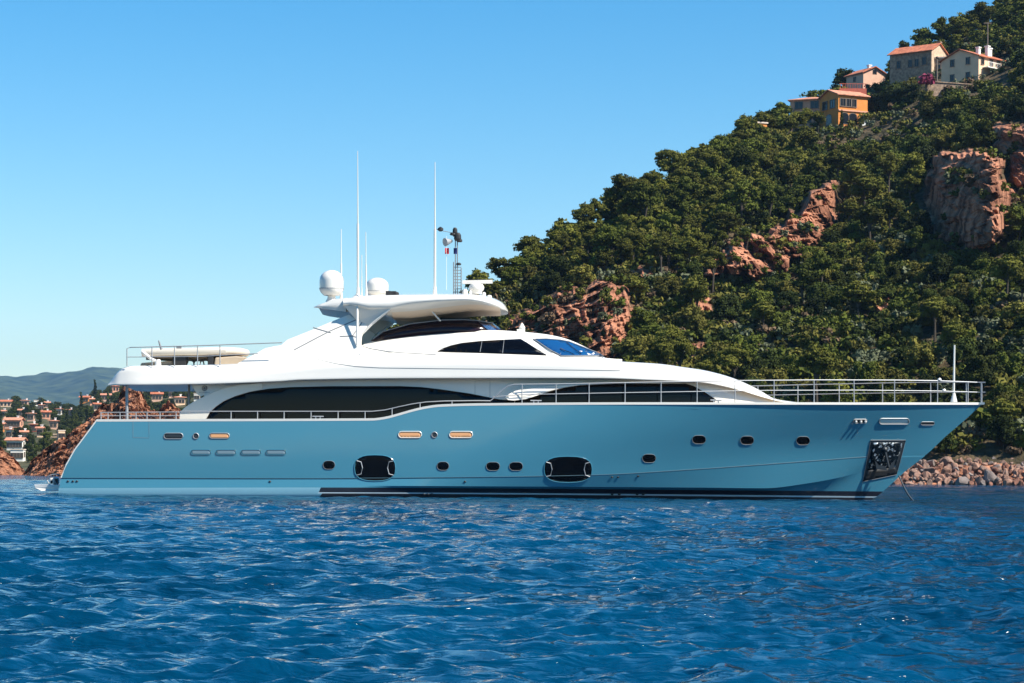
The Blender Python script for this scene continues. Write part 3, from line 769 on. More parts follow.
# flybridge windscreen, wrapping round the front
def fly_screen():
    base = [(371,2.25,341),(395,2.2,338),(420,2.15,335),(450,2.1,333),(475,2.05,332.5),(490,1.9,332.5),(499,1.5,332.5),(504,.9,332.5),(506,0,332.5)]
    top = [(373,2.2,339.5),(383,2.05,331.5),(410,1.95,323.8),(442,1.85,320),(462,1.8,319.6),(478,1.65,320.6),(487,1.3,322.2),(491,.8,322.8),(493,0,323)]
    V = []; F = []; n = len(base)
    for tab in (base, top):
        side = [P(a, c, YC-b) for a, b, c in tab]; V += side+[mir(p) for p in reversed(side[:-1])]
    k = 2*n-1
    for i in range(k-1): F.append((i, i+1, i+1+k, i+k))
    mi = [1 if 5 <= i <= k-7 else 0 for i in range(k-1)]
    o = mesh_obj('flybridge_windscreen', V, F, mats=[m_shieldglass, m_shieldglass], midx=mi, smooth=True)
    md = o.modifiers.new('solidify', 'SOLIDIFY'); md.thickness = .03
    att(o)
    mb = MB(); mb.tube([V[k+i] for i in range(k)], .022, 6, cap=False); r = mb.build('frame', m_grey, None); r.parent = o
    mb = MB(); mb.prism([V[5]+Vector((0,-.03,.03)), V[6]+Vector((0,-.03,.03)), V[k+6]+Vector((0,-.03,-.03)), V[k+5]+Vector((0,-.03,-.03))], (0, .02, 0)); r = mb.build('pane', m_blueglass, None); r.parent = o
fly_screen()
# flybridge helm seats and console behind the screen
mb = MB(); mb.box(P(455, 326, YC-.5), (1.2, 1.8, .5)); att(mb.build('helm_console', m_black, None, bevel=.05))
# deck under the flybridge
# radomes
def radome(px, ytop, ybot, r, Yy, base=True):
    c = P(px, ybot, Yy); H = (ybot-ytop)*Yy/FOC; r = r*Yy/FOC
    prof = [(.02, H*.10), (r*.62, H*.10), (r*.86, H*.2), (r*.99, H*.3), (r, H*.36), (r, H*.62)]
    for i in range(1, 9):
        a = i/8*math.pi/2; prof.append((max(.001, r*math.cos(a)), H*.62+(H*.38)*math.sin(a)))
    o = att(MB().lathe(c, prof, 32).build('radome', m_white, None, smooth=True))
    b = MB().lathe(c, [(r*1.006, H*.325), (r*1.012, H*.33), (r*1.012, H*.352), (r*1.006, H*.357)], 32).build('band', m_groove, None); b.parent = o
    b = MB().lathe(c, [(r*.5, -.12), (r*.35, 0), (r*.3, H*.12)], 20).build('pedestal', m_white, None); b.parent = o
radome(331.5, 270, 298.5, 12.2, YC-1.3)
radome(377.2, 277.6, 298.5, 11.3, YC+.9)
o = MB().box(P(388.5, 294, YC-1.4), (.2, .16, .22)).box(P(393, 293.6, YC-1.4), (.24, .14, .18)); o.lathe(P(396, 295, YC-1.4), [(.06,-.05),(.11,0),(.11,.08),(.05,.12)], 12); att(o.build('searchlight', m_black, None, bevel=.02))
# antennas
def whip(px0, y0, px1, y1, Yy, r0=.035, knob=None):
    mb = MB(); a, b = P(px0, y0, Yy), P(px1, y1, Yy); m_ = a.lerp(b, .5)
    mb.tube([a, m_], r0, 8); mb.tube([m_, b], r0*.62, 8, r2=.012)
    mb.tube([a-Vector((0, 0, .05)), a+Vector((0, 0, .35))], r0*2.0, 8, r2=r0*1.2)
    att(mb.build('whip_antenna', m_white, None, smooth=True))
whip(358, 297, 357.6, 151, YC-1.6, .042)
whip(341.2, 298, 341.2, 229, YC-.8, .03)
whip(366.3, 297, 365.8, 232, YC-1.9, .026)
whip(361.8, 297, 361.8, 255, YC-.2, .016)
whip(434.8, 296, 435, 162, YC-1.7, .045)
mb = MB(); mb.tube([P(357.3, 303, YC-2.7), P(357.3, 345, YC-2.9)], .045, 8); att(mb.build('arch_pole', m_white, None, smooth=True))
mb = MB().lathe(P(357.5, 299, YC-1.6), [(.22,-.05),(.2,.05),(.08,.16),(.02,.22)], 16); att(mb.build('antenna_base', m_white, None, smooth=True))
# signal mast: two poles with rungs, lights, horn and whirling gear on top
mb = MB(); YM = YC-.4
for px, y1 in ((453.6, 262), (457.4, 236), (461.2, 268), (455.4, 240)): mb.tube([P(px, 296, YM), P(px, y1, YM)], .022, 6)
for k in range(9): mb.tube([P(453.4, 292-3.1*k, YM), P(461.4, 292-3.1*k, YM)], .015, 5)
mb.tube([P(450.5, 233.5, YM), P(459, 240, YM)], .025, 5); mb.tube([P(436, 229, YM), P(443, 231, YM), P(453.5, 233, YM)], .012, 5)
mast = att(mb.build('signal_mast', m_grey, None))
for px, py, w, h in ((455, 231, .17, .25), (453, 234, .22, .1), (457.6, 236.8, .25, .3), (459.5, 240.5, .2, .12), (458.6, 264, .18, .09)):
    r = MB().lathe(P(px, py, YM), [(.4*w,-h/2),(.55*w,-h/4),(.5*w,h/4),(.3*w,h/2)], 10).build('navigation_light', m_black, None); r.parent = mast
r = MB().lathe(P(440.5, 229.5, YM), [(.05,-.07),(.11,-.02),(.10,.05),(.02,.1)], 10).build('horn', m_black, None); r.parent = mast
r = MB(); c = P(448.6, 242, YM)
r.tube([c+Vector((-.13, -.1, -.02)), c+Vector((.12, .08, .05))], .16, 14, r2=.05); r = r.build('searchlight', m_steel, None); r.parent = mast
# radar scanner
mb = MB().lathe(P(476.5, 291.5, YC-.6), [(.2,-.1),(.22,.0),(.27,.06),(.29,.16),(.24,.26),(.1,.31)], 20); ped = att(mb.build('radar_scanner', m_white, None, smooth=True))
r = MB(); c = P(477.5, 282, YC-.6); r.box(c, (1.12, .14, .13), Matrix.Rotation(R(-1.5), 3, 'Y')); r.box(c+Vector((0,-.072,.0)), (.8,.004,.018), Matrix.Rotation(R(-1.5), 3, 'Y')); r = r.build('scanner_bar', m_white, None, bevel=.03); r.parent = ped
for px, py, w, h in ((465,291.5,.2,.28),(470.5,292,.12,.22),(484,293.3,.14,.2),(489.5,295,.18,.12),(462,294,.12,.14)):
    o = MB().lathe(P(px, py+2, YC-1.0), [(.45*w,-.05),(.5*w,.0),(.5*w,h*.3),(.3*w,h*.55),(.02,h*.6)], 12); att(o.build('gps_dome', m_white, None, smooth=True))
# navigation light on the pilothouse roof
o = MB().box(P(521, 331, YC-1.2), (.3, .2, .12)); o.lathe(P(522, 329, YC-1.2), [(.1,-.05),(.12,.05),(.06,.16),(.02,.22)], 12); att(o.build('navigation_light', m_white, None, smooth=True))

# --- rails
def rail_Y(px, inset=.12):
    r = ROWS[0]; s_ = (px-r[0])/(r[1]-r[0]); return row_pt(r, max(0, min(1, s_))).y+inset
def sheer(px): return T(ROWS[0][2], px)
def make_rail(name, top, mid, posts, both=True, foot=None, r=.02, Yf=rail_Y, parent=None):
    mb = MB(); pa = MB()
    o = None
    for f in ((lambda p: p), mir) if both else ((lambda p: p),):
        for ln in top+mid:
            xs = []; 
            for i in range(len(ln)-1):
                k = max(1, int(abs(ln[i+1][0]-ln[i][0])/9)); xs += [(ln[i][0]+(ln[i+1][0]-ln[i][0])*j/k, ln[i][1]+(ln[i+1][1]-ln[i][1])*j/k) for j in range(k)]
            xs.append(ln[-1])
            mb.tube([f(P(a, b, Yf(a))) for a, b in xs], r*.8 if ln in mid else r, 6)
    o = att(mb.build(name, m_steel, None, smooth=True), parent)
    for f in ((lambda p: p), mir) if both else ((lambda p: p),):
        for px, yt in posts:
            q = MB().tube([f(P(px, foot(px) if foot else sheer(px), Yf(px))), f(P(px, yt, Yf(px)))], r, 6).build('stanchion', m_steel, None, smooth=True); q.parent = o
    return o
bowtop = [(490,401),(496,396),(502,390),(508,386),(515,384.4),(560,384),(640,382.4),(740,380.6),(820,380),(900,380.2),(938,380.8),(984,382.6)]
bowmid = [(492,397),(520,394.6),(640,392.4),(770,390.4),(860,390.2),(938,391),(984,392.4)]
def tb(px): return lerp(bowtop, px)
make_rail('bow_rail', [bowtop], [bowmid], [(p, tb(p)) for p in (522,556,589,625,661,697,735,774,814,854,894.5,937.5,968,981)])
lowtop = [(180,411.4),(372,411.4),(385,410),(398,407),(412,404),(426,402),(445,401),(478,400.6),(490,400.8)]
make_rail('side_rail', [lowtop], [], [(p, lerp(lowtop, p)) for p in (231,257.5,284,311,338,365,392,420,452)])
make_rail('cockpit_rail', [[(100,412.5),(180,412)]], [[(100,415.8),(180,415.6)]], [(p, 412.3) for p in (101,108,120,136,147,160,176)], r=.018)
make_rail('flybridge_rail', [[(127,366),(127,348.5),(130,347.4),(200,345.6),(282,342.6)]], [[(127,357),(200,356.5),(258,353.5)]], [(p, lerp([(127,347.5),(282,342.6)], p)) for p in (152,174.5,197.5,220)], foot=lambda px: T(topU, px)+1, Yf=lambda px: YC-3.35, r=.02)
for px in (125.5,):
    mb = MB().tube([P(px+1.5, 384.5, YC-3.1), P(px+1.5, 421, YC-3.1)], .055, 8)
    att(mb.build('overhang_pillar', m_steel, None, smooth=True))
mb = MB().tube([P(189, 384.5, YC-2.2), P(189, 424, YC-2.2)], .045, 8)
att(mb.build('cockpit_pillar', m_steel, None, smooth=True))
# cleats on the bulwark
for px in (318, 536, 716):
    c = P(px, sheer(px)-1.2, rail_Y(px, .02)); att(MB().tube([c+Vector((-.2,0,.05)), c+Vector((.2,0,.05))], .025, 6).box(c+Vector((-.08,0,0)), (.04,.04,.1)).box(c+Vector((.08,0,0)), (.04,.04,.1)).build('cleat', m_steel, None))
# jackstaff and bow light
mb = MB(); mb.tube([P(953.5, 403, YC-.35), P(954.5, 345, YC-.35)], .045, 8, r2=.03); mb.tube([P(953.8, 402, YC-.35), P(954, 391, YC-.35)], .13, 10, r2=.03)
att(mb.build('jackstaff', m_white, None, smooth=True))
for px, py in ((939.5, 379.8), (944, 390.6)): att(MB().lathe(P(px, py, rail_Y(px)), [(.05,-.05),(.08,0),(.05,.06)], 10).build('bow_light', m_white, None, smooth=True))
# swim platform, boarding ladder and fender bundle
mb = MB(); a = [P(33.5, 484.6, YC-2.7), P(60, 484.8, YC-3.2), P(64, 486, YC-3.2), P(62, 491, YC-3.2), P(41, 491, YC-3.0), P(35, 488.6, YC-2.75)]
V = a+[mir(p) for p in a]; n = len(a)
mb.add(V, [tuple(range(n)), tuple(range(2*n-1, n-1, -1))]+[(i, i+n, (i+1) % n+n, (i+1) % n) for i in range(n)])
sp = att(mb.build('swim_platform', m_white, None, bevel=.03))
mb = MB()
for dx in (0, 7): mb.tube([P(50+dx, 485, YC-2.9), P(47+dx, 480, YC-2.9), P(48+dx, 476.4, YC-2.9), P(52+dx*.6, 474.6, YC-2.9), P(56+dx*.4, 474.2, YC-2.9)], .02, 6)
att(mb.build('boarding_ladder', m_steel, None, smooth=True))
mb = MB(); mb.lathe(P(56, 484.8, YC-2.6), [(.06,0),(.12,.04),(.13,.2),(.08,.28),(.02,.3)], 14); mb.box(P(52.5, 480.6, YC-2.8), (.16, .2, .2)); att(mb.build('shower_box', m_white, None, bevel=.03, smooth=True))
att(MB().box(P(56.5, 481.5, YC-2.86), (.1, .06, .22)).box(P(51.6, 482, YC-2.92), (.07, .04, .12)).build('fender_strap', m_black, None))
# --- tender, crane and covers on the flybridge
tender = empty('ship_tender', P(190, 364, YC-2.0)); TO = tender.location.copy()
tag(tender, 'cream inflatable tender lying under its cover on the aft upper deck of the yacht', 'tender')
def tatt(o, p=None):
    o.parent = p or tender
    if not p: o.matrix_parent_inverse = Matrix.Translation(-TO)
    return o
YT = YC-1.9
mb = MB()
mb.tube([P(142, 352.6, YT), P(160, 352, YT), P(200, 351.4, YT), P(225, 350.8, YT), P(240, 351.6, YT+.5), P(246, 353, YT+1.2)], .14, 12)
mb.tube([P(142, 353, YT+2.2), P(200, 351.8, YT+2.2), P(240, 352, YT+1.9), P(246, 353, YT+1.2)], .14, 12)
tatt(mb.build('inflatable_tube', mat('pale_hypalon', (.55,.50,.42), .5), None, smooth=True))
mb = MB(); V = []
for px, hw, zb in ((146,.9,357.5),(165,1.0,358.5),(200,1.05,359),(225,.9,357.5),(242,.3,355)):
    V += [P(px, 353, YT+1.1-hw), P(px, zb, YT+1.1-hw*.6), P(px, zb+2.4, YT+1.1), P(px, zb, YT+1.1+hw*.6), P(px, 353, YT+1.1+hw)]
mb.add(V, [(i*5+k, i*5+k+1, i*5+k+6, i*5+k+5) for i in range(4) for k in range(4)]+[(0,1,2,3,4), (24,23,22,21,20)]+[(i*5, i*5+5, i*5+9, i*5+4) for i in range(4)])
tatt(mb.build('hull', m_cream, None))
mb = MB(); mb.prism([P(140, 366, YT+.3), P(141, 362.8, YT+.3), P(160, 361.6, YT+.3), P(172, 360.4, YT+.3), P(176, 366, YT+.3)], (0, 1.4, 0)); tatt(mb.build('stowage_cushion', m_cream, None, bevel=.04))
mb = MB(); mb.box(P(180, 361, YT+.2), (.5, .4, .35)); mb.lathe(P(184, 361, YT+.2), [(.1,-.15),(.17,-.05),(.17,.12),(.08,.2)], 12); tatt(mb.build('outboard_motor', m_black, None, bevel=.04))
for px in (189, 199, 205):
    mb = MB(); c = P(px, 363.2, YT+.1)
    mb.tube([c+Vector((-.2,0,-.12)), c+Vector((-.16,0,.06)), c+Vector((0,0,.13)), c+Vector((.16,0,.06)), c+Vector((.2,0,-.12))], .028, 6); tatt(mb.build('cradle_hoop', m_black, None, smooth=True))
mb = MB(); mb.box(P(211.5, 362, YT+.2), (.22, .5, .42)); tatt(mb.build('chock', m_black, None, bevel=.03))
mb = MB(); mb.prism([P(214, 366, YT-.1), P(215, 357.5, YT-.1), P(236, 356, YT-.1), P(246, 357, YT-.1), P(240, 364, YT-.1), P(236, 366, YT-.1)], (0, 1.8, 0)); tatt(mb.build('cradle_cover', m_cream, None, bevel=.05))
crane = empty('deck_crane', P(150, 364, YC-2.5)); tag(crane, 'slim white davit arm slanting at the aft end of the tender', 'crane')
mb = MB(); mb.tube([P(142, 351.5, YC-2.5), P(152, 359.5, YC-2.5), P(158, 362, YC-2.5)], .06, 8); o = mb.build('davit_arm', m_white, None, smooth=True); o.parent = crane; o.matrix_parent_inverse = Matrix.Translation(-crane.location)
mb = MB(); mb.lathe(P(158, 365, YC-2.5), [(.12,-.05),(.1,.15),(.08,.2)], 12); o = mb.build('crane_base', m_white, None, smooth=True); o.parent = crane; o.matrix_parent_inverse = Matrix.Translation(-crane.location)
mb = MB().tube([P(161.5, 349.5, YC-2.5), P(158.6, 340.5, YC-2.5)], .05, 6, r2=.025).box(P(179, 347.6, YC-2.3), (.18,.1,.07)); tag(mb.build('fishing_rod_holder', m_grey, None), 'short dark rod leaning out above the tender near the aft rail', 'rod holder')
# flag hanging on the mast halyard
fl = empty('courtesy_flag', P(451, 251, YM-.1)); tag(fl, 'small blue white and red courtesy flag hanging on the signal mast', 'flag')
for k, (m_, a, b) in enumerate(((m_red, 445, 449), (m_wcloth, 449, 453.6), (m_navy, 453.6, 457))):
    V = []; F = []
    for i in range(5):
        for j in range(5):
            px = a+(b-a)*i/4; py = 248+(6 if k != 1 else 5.6)*j/4; V.append(P(px, py, YM-.12+.05*math.sin((px-445)*.9+j*.4))-fl.location)
    for i in range(4):
        for j in range(4): F.append((i*5+j, i*5+j+1, i*5+j+6, i*5+j+5))
    if k == 1: continue
    mesh_obj('flag_band', V, F, m_, fl)
mb = MB().tube([P(446.5, 236, YM-.12)-fl.location, P(446.5, 290, YM-.12)-fl.location], .006, 4); mb.build('halyard', m_wcloth, fl)
# anchor chain entering the water
mb = MB(); a = P(899, 476, YC-.6); b = P(922, 506, YC-3.2); pts = [a.lerp(b, i/16)-Vector((0, 0, .25*math.sin(i/16*math.pi))) for i in range(17)]
mb.tube(pts, .035, 6); tag(mb.build('anchor_chain', mat('galvanised_chain', (.10,.11,.12), .5, metal=.6), None), 'dark anchor chain running from the bow down into the sea', 'chain')
# ------------------------------------------------------------------ houses
m_tile = mat('terracotta_tiles', (.42,.13,.06), .85, var=.35, vscale=1.5, bump=.5, bscale=6)
m_tile2 = mat('pale_terracotta_tiles', (.52,.22,.13), .85, var=.3, vscale=1.5)
m_cornice = mat('cornice_paint', (.62,.5,.4), .8)
m_pane = mat('dark_pane', (.012,.016,.022), .12)
m_frame = mat('window_frame_paint', (.16,.12,.09), .6)
m_shut = mat('brown_shutter', (.10,.05,.03), .7)
m_whitep = mat('white_paint', (.75,.74,.70), .6)
WALLS = dict(orange=mat('ochre_render', (.60,.215,.045), .9, var=.12, vscale=.8), pink=mat('pink_render', (.60,.36,.25), .9, var=.1, vscale=.8), cream=mat('cream_render', (.72,.48,.31), .9, var=.08, vscale=.8),
             white=mat('white_render', (.74,.70,.62), .9, var=.06, vscale=.8), stone=mat('rubble_stone', (.16,.11,.08), .95, col2=(.40,.28,.19), vscale=2.2, bump=.6, bscale=4), red=mat('red_render', (.42,.10,.06), .9, var=.15), salmon=mat('salmon_render', (.62,.30,.19), .9, var=.1), brick=mat('pale_stone', (.5,.36,.25), .9, var=.2, vscale=2))
def house_thing(name, loc, rz, w, d, h, wall, roof='gable', rh=1.6, tile=None, wins=(), gwall=None, doors=(), chim=(), arched=(), label='', cat='house', group=None, over=.4, found=4., frames=True):
    """w along local x (front faces -y), d along local y; wins: (side, along 0..1, height, ww, wh)"""
    t = empty(name, loc, rz); tag(t, label, cat, group)
    tile = tile or m_tile
    mb = MB(); mb.box((0, 0, h/2-found/2), (w, d, h+found))
    if roof == 'gable':   # ridge along x
        for s in (-1, 1): mb.prism([(s*w/2, -d/2, h-.01), (s*w/2, d/2, h-.01), (s*w/2, 0, h+rh)], (-s*.2, 0, 0))
    mb.build('wall', wall, t)
    mb = MB(); o = over; th = .16
    if roof == 'gable':
        k = rh/(d/2)
        for s in (-1, 1):
            a = (-w/2-o, s*(d/2+o), h-k*o+.02); b = (-w/2-o, 0, h+rh+.02)
            mb.prism([a, b, (b[0], b[1], b[2]+th), (a[0], a[1], a[2]+th)], (w+2*o, 0, 0))
    elif roof == 'hip':
        x, y = w/2+o, d/2+o; rx = max(0, w/2-d/2)
        V = [(-x,-y,h),(x,-y,h),(x,y,h),(-x,y,h),(-rx,0,h+rh),(rx,0,h+rh),(-x,-y,h+th),(x,-y,h+th),(x,y,h+th),(-x,y,h+th)]
        mb.add(V, [(3,2,1,0),(0,1,7,6),(1,2,8,7),(2,3,9,8),(3,0,6,9),(6,7,5,4),(7,8,5),(8,9,4,5),(9,6,4)])
    else:
        mb.box((0, 0, h+.12), (w+.3, d+.3, .25))
    rf = mb.build('roof', tile if roof != 'flat' else m_cornice, t)
    for cx, cy, ch in chim:
        c = MB(); c.box((cx, cy, h+rh*.5+ch/2), (.6, .6, ch+rh)); c.box((cx, cy, h+rh+ch+.1), (.8, .8, .2)); c.build('chimney', m_whitep if wall is not WALLS['stone'] else wall, rf)
    def place(side, u, z):
        if side == 'f': return Vector((-w/2+u*w, -d/2, z)), 0
        if side == 'r': return Vector((w/2, -d/2+u*d, z)), R(90)
        if side == 'l': return Vector((-w/2, d/2-u*d, z)), R(-90)
        return Vector((w/2-u*w, d/2, z)), R(180)
    for side, u, z, ww, wh in wins:
        p, a = place(side, u, z); M = Matrix.Rotation(a, 3, 'Z'); n_ = M @ Vector((0, -1, 0))
        fr = MB(); f_ = .09
        for c, dm in (((0,0,wh/2),(ww+2*f_,.14,f_)),((0,0,-wh/2),(ww+2*f_,.2,f_)),((-ww/2,0,0),(f_,.14,wh)),((ww/2,0,0),(f_,.14,wh)),((0,0,0),(.05,.1,wh))):
            fr.box(p+M @ Vector(c)+n_*.06, dm, M)
        wd = fr.build('window', m_frame, t)
        pn = MB(); pn.box(p+n_*.03, (ww, .05, wh), M); pn.build('pane', m_pane, wd)
    for side, u, z, ww, wh in arched:
        p, a = place(side, u, z); M = Matrix.Rotation(a, 3, 'Z'); n_ = M @ Vector((0, -1, 0))
        poly = [(-ww/2, -wh/2), (ww/2, -wh/2)]+[(ww/2*math.cos(i*math.pi/8), wh/2-ww/2*.6+ww/2*.6*math.sin(i*math.pi/8)) for i in range(9)]
        pts = [p+M @ Vector((x, 0, y))+n_*.005 for x, y in poly]
        wd = MB().tube(pts+[pts[0]], .07, 5).build('arched_window', m_frame, t)
        MB().prism([q for q in pts], n_*.05).build('pane', m_pane, wd)
    for side, u, ww, wh in doors:
        p, a = place(side, u, wh/2); M = Matrix.Rotation(a, 3, 'Z'); n_ = M @ Vector((0, -1, 0))
        dd = MB().box(p+n_*.04, (ww, .1, wh), M).build('door', m_whitep, t)
        MB().box(p+M @ Vector((ww*.35, 0, 0))+n_*.12, (.12, .06, .06), M).build('handle', m_steel, dd)
    return t

def on_hill(px, py, lift_=0.):
    p, t = HILL.at(px, py); return p+Vector((0, 0, lift_))
pA = on_hill(836, 131)
k5 = pA.y/FOC   # metres per pixel there
# orange villa: corner towards the viewer
rz = R(24)
villa = house_thing('orange_villa', P(846, 131, pA.y)+Vector((0, 3.2, 0)), rz, 44*.78*k5*1.0, 6.2, 36*k5, WALLS['orange'], 'gable', 1.1, m_tile2,
    wins=[('f',.15,5.0,1.1,1.4),('f',.36,5.0,1.1,1.4),('f',.52,5.0,1.1,1.4),('l',.3,4.9,1.6,1.5),('l',.7,4.9,1.6,1.5)], arched=[('f',.22,2.2,1.5,2.),('f',.5,2.2,1.6,2.),('l',.5,2.2,1.8,2.)], doors=[('f',.82,1.1,2.3)],
    label='two storey bright orange villa with arched lower windows and pale tiled roof', cat='villa')
mb = MB(); mb.box((0, -3.2, 3.6), (44*.78*k5+.1, .25, .25)); mb.build('string_course', WALLS['salmon'], villa)
w2 = house_thing('villa_wing', P(812, 127, pA.y+6)+Vector((0, 2, 0)), R(-20), 6.4, 5., 27*k5, WALLS['salmon'], 'hip', .9, m_tile2, wins=[('f',.25,3.9,1.4,1.3),('f',.7,3.9,1.4,1.3)], arched=[('f',.5,1.6,1.5,1.8)], label='lower orange villa half hidden by pines at the left end of the hilltop houses', cat='villa')
o = MB(); 
for i in range(11): o.box((i*.45-2.3, 0, .45), (.08, .08, .9))
o.box((0, 0, .95), (4.9, .12, .1)).box((0, 0, .05), (4.9, .12, .1)).box((0, .5, -1.2), (4.9, 1.2, 2.4)); o = o.build('terrace_railing', WALLS['red'], None); o.location = P(853, 89, pA.y+9); tag(o, 'rusty red terrace railing above the orange villa roof', 'railing')
pB = on_hill(866, 88)
house_thing('pale_house', P(866, 92, pB.y+6), R(-62), 5.4, 5.4, 18*k5, WALLS['pink'], 'gable', 1.2, m_tile, arched=[('r',.5,3.5,.9,.9)], wins=[('f',.5,2.2,.7,.9)], chim=[(1, 0, .5)], label='small pale pink house with gable and one round attic window above the orange villa', cat='house').rotation_euler.z = R(-62)
pC = on_hill(922, 82)
YCc = pC.y+4; kc = YCc/FOC
st = house_thing('stone_house', P(918, 82, YCc), R(-58+90-70), 8.6, 6.2, 27*kc, WALLS['stone'], 'gable', 1.6, m_tile,
    wins=[('f',.22,3.0,.8,1.4),('f',.5,3.0,.8,1.4),('f',.66,3.0,.8,1.4),('f',.84,3.2,.8,1.4)], chim=[(3.6, 1.5, .5)], label='old rubble stone house with orange tiled roof high on the hill', cat='house')
st.rotation_euler.z = R(-38)
gw = MB().box((8.6/2+.04, 0, 27*kc/2-1), (.1, 6.1, 27*kc+2)).prism([(8.6/2-.01, -3.05, 27*kc), (8.6/2-.01, 3.05, 27*kc), (8.6/2-.01, 0, 27*kc+1.5)], (.1, 0, 0)).build('painted_sunlit_gable', WALLS['brick'], st)  # paler stone paints the sunlight on the gable facing the sun
ou = house_thing('outbuilding', P(942, 78, YCc-3), R(-20), 3.4, 3.5, 18*kc, WALLS['stone'], 'flat', 0, label='dark stone lean-to outbuilding between the stone house and the white house', cat='outbuilding', wins=[('f',.4,1.8,.7,.8)])
pD = on_hill(975, 84); YD = pD.y+3; kd = YD/FOC
wh = house_thing('white_house', P(978, 82, YD)+Vector((0, 5, 0)), R(0), 7.2, 8.0, 26*kd, WALLS['cream'], 'gable', 1.5, m_tile,
    wins=[('l',.3,3.9,.8,1.2),('l',.72,3.9,.8,1.2),('l',.3,1.3,.8,1.2),('l',.72,1.3,.8,1.2),('f',.15,3.7,.8,1.1),('f',.5,3.7,.8,1.1),('f',.8,3.7,.8,1.1)], chim=[(-1, -2, .4), (1.4, -2.2, .9), (3, -1.5, .8)], label='cream two storey house with four dark gable windows and white chimneys', cat='house')
wh.rotation_euler.z = R(42)
mb = MB(); mb.box((.5, -4.6, 2.6), (6, 1.2, .15)); 
for i in range(12): mb.box((-2.4+i*.52, -5.15, 3.05), (.07, .07, .8))
mb.box((.5, -5.15, 3.5), (6, .09, .09)); mb.build('balcony', m_whitep, wh)
rw = MB().box((0, 0, -1.2), (60*kd, .6, 2.4)).box((0, 0, .08), (60*kd+.2, .9, .16)).build('retaining_wall', WALLS['stone'], None); rw.location = P(955, 84, YD-4); rw.rotation_euler = (0, R(2), R(8)); tag(rw, 'low stone retaining wall below the cream house', 'wall')
rp = MB().box((0, 0, -.6), (40*kd, .4, 1.2)).box((0, 0, .06), (40*kd+.2, .6, .12)).build('road_parapet', m_whitep, None); rp.location = P(862, 131, pA.y-2.5); rp.rotation_euler = (0, R(-8), R(6)); tag(rp, 'pale parapet of the lane in front of the orange villa', 'parapet')
def pole(name, px, py0, py1, Yy, label, cat, arm=False, m_=None):
    a = P(px, py0, Yy); H = (py0-py1)*Yy/FOC; o = MB().tube([(0, 0, -.5), (0, 0, H)], .14, 8, r2=.09)
    if arm: o.box((0, 0, H-.2), (1.4, .12, .12))
    else: o.lathe((0, 0, H), [(.1, -.1), (.3, .05), (.28, .2), (.05, .3)], 10)
    o = o.build(name, m_ or m_frame, None); o.location = a; tag(o, label, cat)
pole('utility_pole', 987.5, 60, 22, YD+7, 'tall grey utility pole rising behind the cream house roof', 'pole', True)
pole('street_lamp', 937, 84, 58, YD-4.5, 'pale street lamp beside the pink bougainvillea', 'lamp')
car = empty('parked_car', P(871, 129.5, pA.y-1.5), R(8)); tag(car, 'small white car parked on the lane beside the orange villa', 'car')
mb = MB(); mb.prism([(-1.9,-.8,.3),(1.9,-.8,.3),(1.9,-.8,.85),(1.0,-.8,.95),(.5,-.8,1.45),(-1.2,-.8,1.45),(-1.85,-.8,.95)], (0, 1.6, 0)); mb.build('body', m_whitep, car, bevel=.08)
mb = MB(); mb.prism([(.86,-.83,1.0),(.45,-.83,1.38),(-1.1,-.83,1.38),(-1.5,-.83,1.0)], (0, 1.66, 0)); mb.build('window', m_pane, car)
for x in (-1.2, 1.2):
    for y in (-.8, .8): MB().tube([(x, y-.1, .3), (x, y+.1, .3)], .3, 14).build('wheel', m_black, car)
tw = house_thing('ochre_tower', P(757, 146, on_hill(757, 146).y), R(20), 2.6, 2.4, 22*.17, WALLS['orange'], 'flat', 0, label='small ochre tower poking out of the pines on the ridge', cat='tower', wins=[('f',.5,2.6,.6,.8)])

# town across the bay
def town_at(px, py): return TOWN.at(px, py)[0]
TH = [(6,407,15,'cream','gable',6,'cream villa with red roof at the left edge of the far town'),(25,406,9,'pink','hip',5.5,'small pink house between the cream villa and the white block'),(36,406,6,'white','flat',7,'bright white cube house on the far ridge'),
 (31,421,9,'pink','hip',6,'pink house with hip roof standing left of the salmon pair'),(46,419,11,'salmon','gable',6,'long low salmon house in the middle of the far town'),(53.5,429,11,'pink','hip',8,'tall pink villa, largest house above the stone terrace'),
 (14,428,21,'salmon','gable',8,'big salmon villa with a broad red roof near the left edge'),(33,433,9,'red','hip',6,'red plastered house just right of the big salmon villa'),(85,403,12,'orange','gable',5,'orange roofed house among the cypresses on the shoulder'),
 (106,401,12,'pink','gable',6,'pale pink house directly left of the rock spire'),(16,450,21,'white','gable',5,'white house with a wide red roof low by the rock point'),(18,461,17,'white','flat',4,'long white flat roofed house lowest above the rock point'),
 (157,401,14,'pink','gable',6,'pink villa with a turret seen under the upper deck'),(179,405,14,'cream','hip',7,'cream villa with terracotta roof seen beside the cockpit pillar'),(1,432,8,'orange','gable',6,'orange house cut by the left edge of the picture'),
 (197,401,8,'white','flat',4,'small white house just visible behind the aft wing'),(97,411,8,'cream','gable',4,'little cream cottage below the orange roofed house'),(61,440,9,'cream','flat',3,'low cream garage at the right end of the terrace'),(47,408,7,'pink','gable',3.5,'tiny pink cottage on the skyline right of the white cube'),(140,396,8,'cream','gable',4,'small cream house just right of the rock spire'),(115,392,9,'salmon','hip',4,'small salmon house on the skyline behind the rock spire')]
CO = [(3,418),(41,411),(22,417),(9,439),(40,437),(70,416),(92,405),(59,415),(24,441),(171,398)]
TH += [(a, b, (6, 7, 8)[i % 3], ('cream', 'pink', 'salmon', 'white')[i % 4], ('gable', 'hip')[i % 2], 3.6, 'tiny cottage scattered among the trees of the far town') for i, (a, b) in enumerate(CO)]
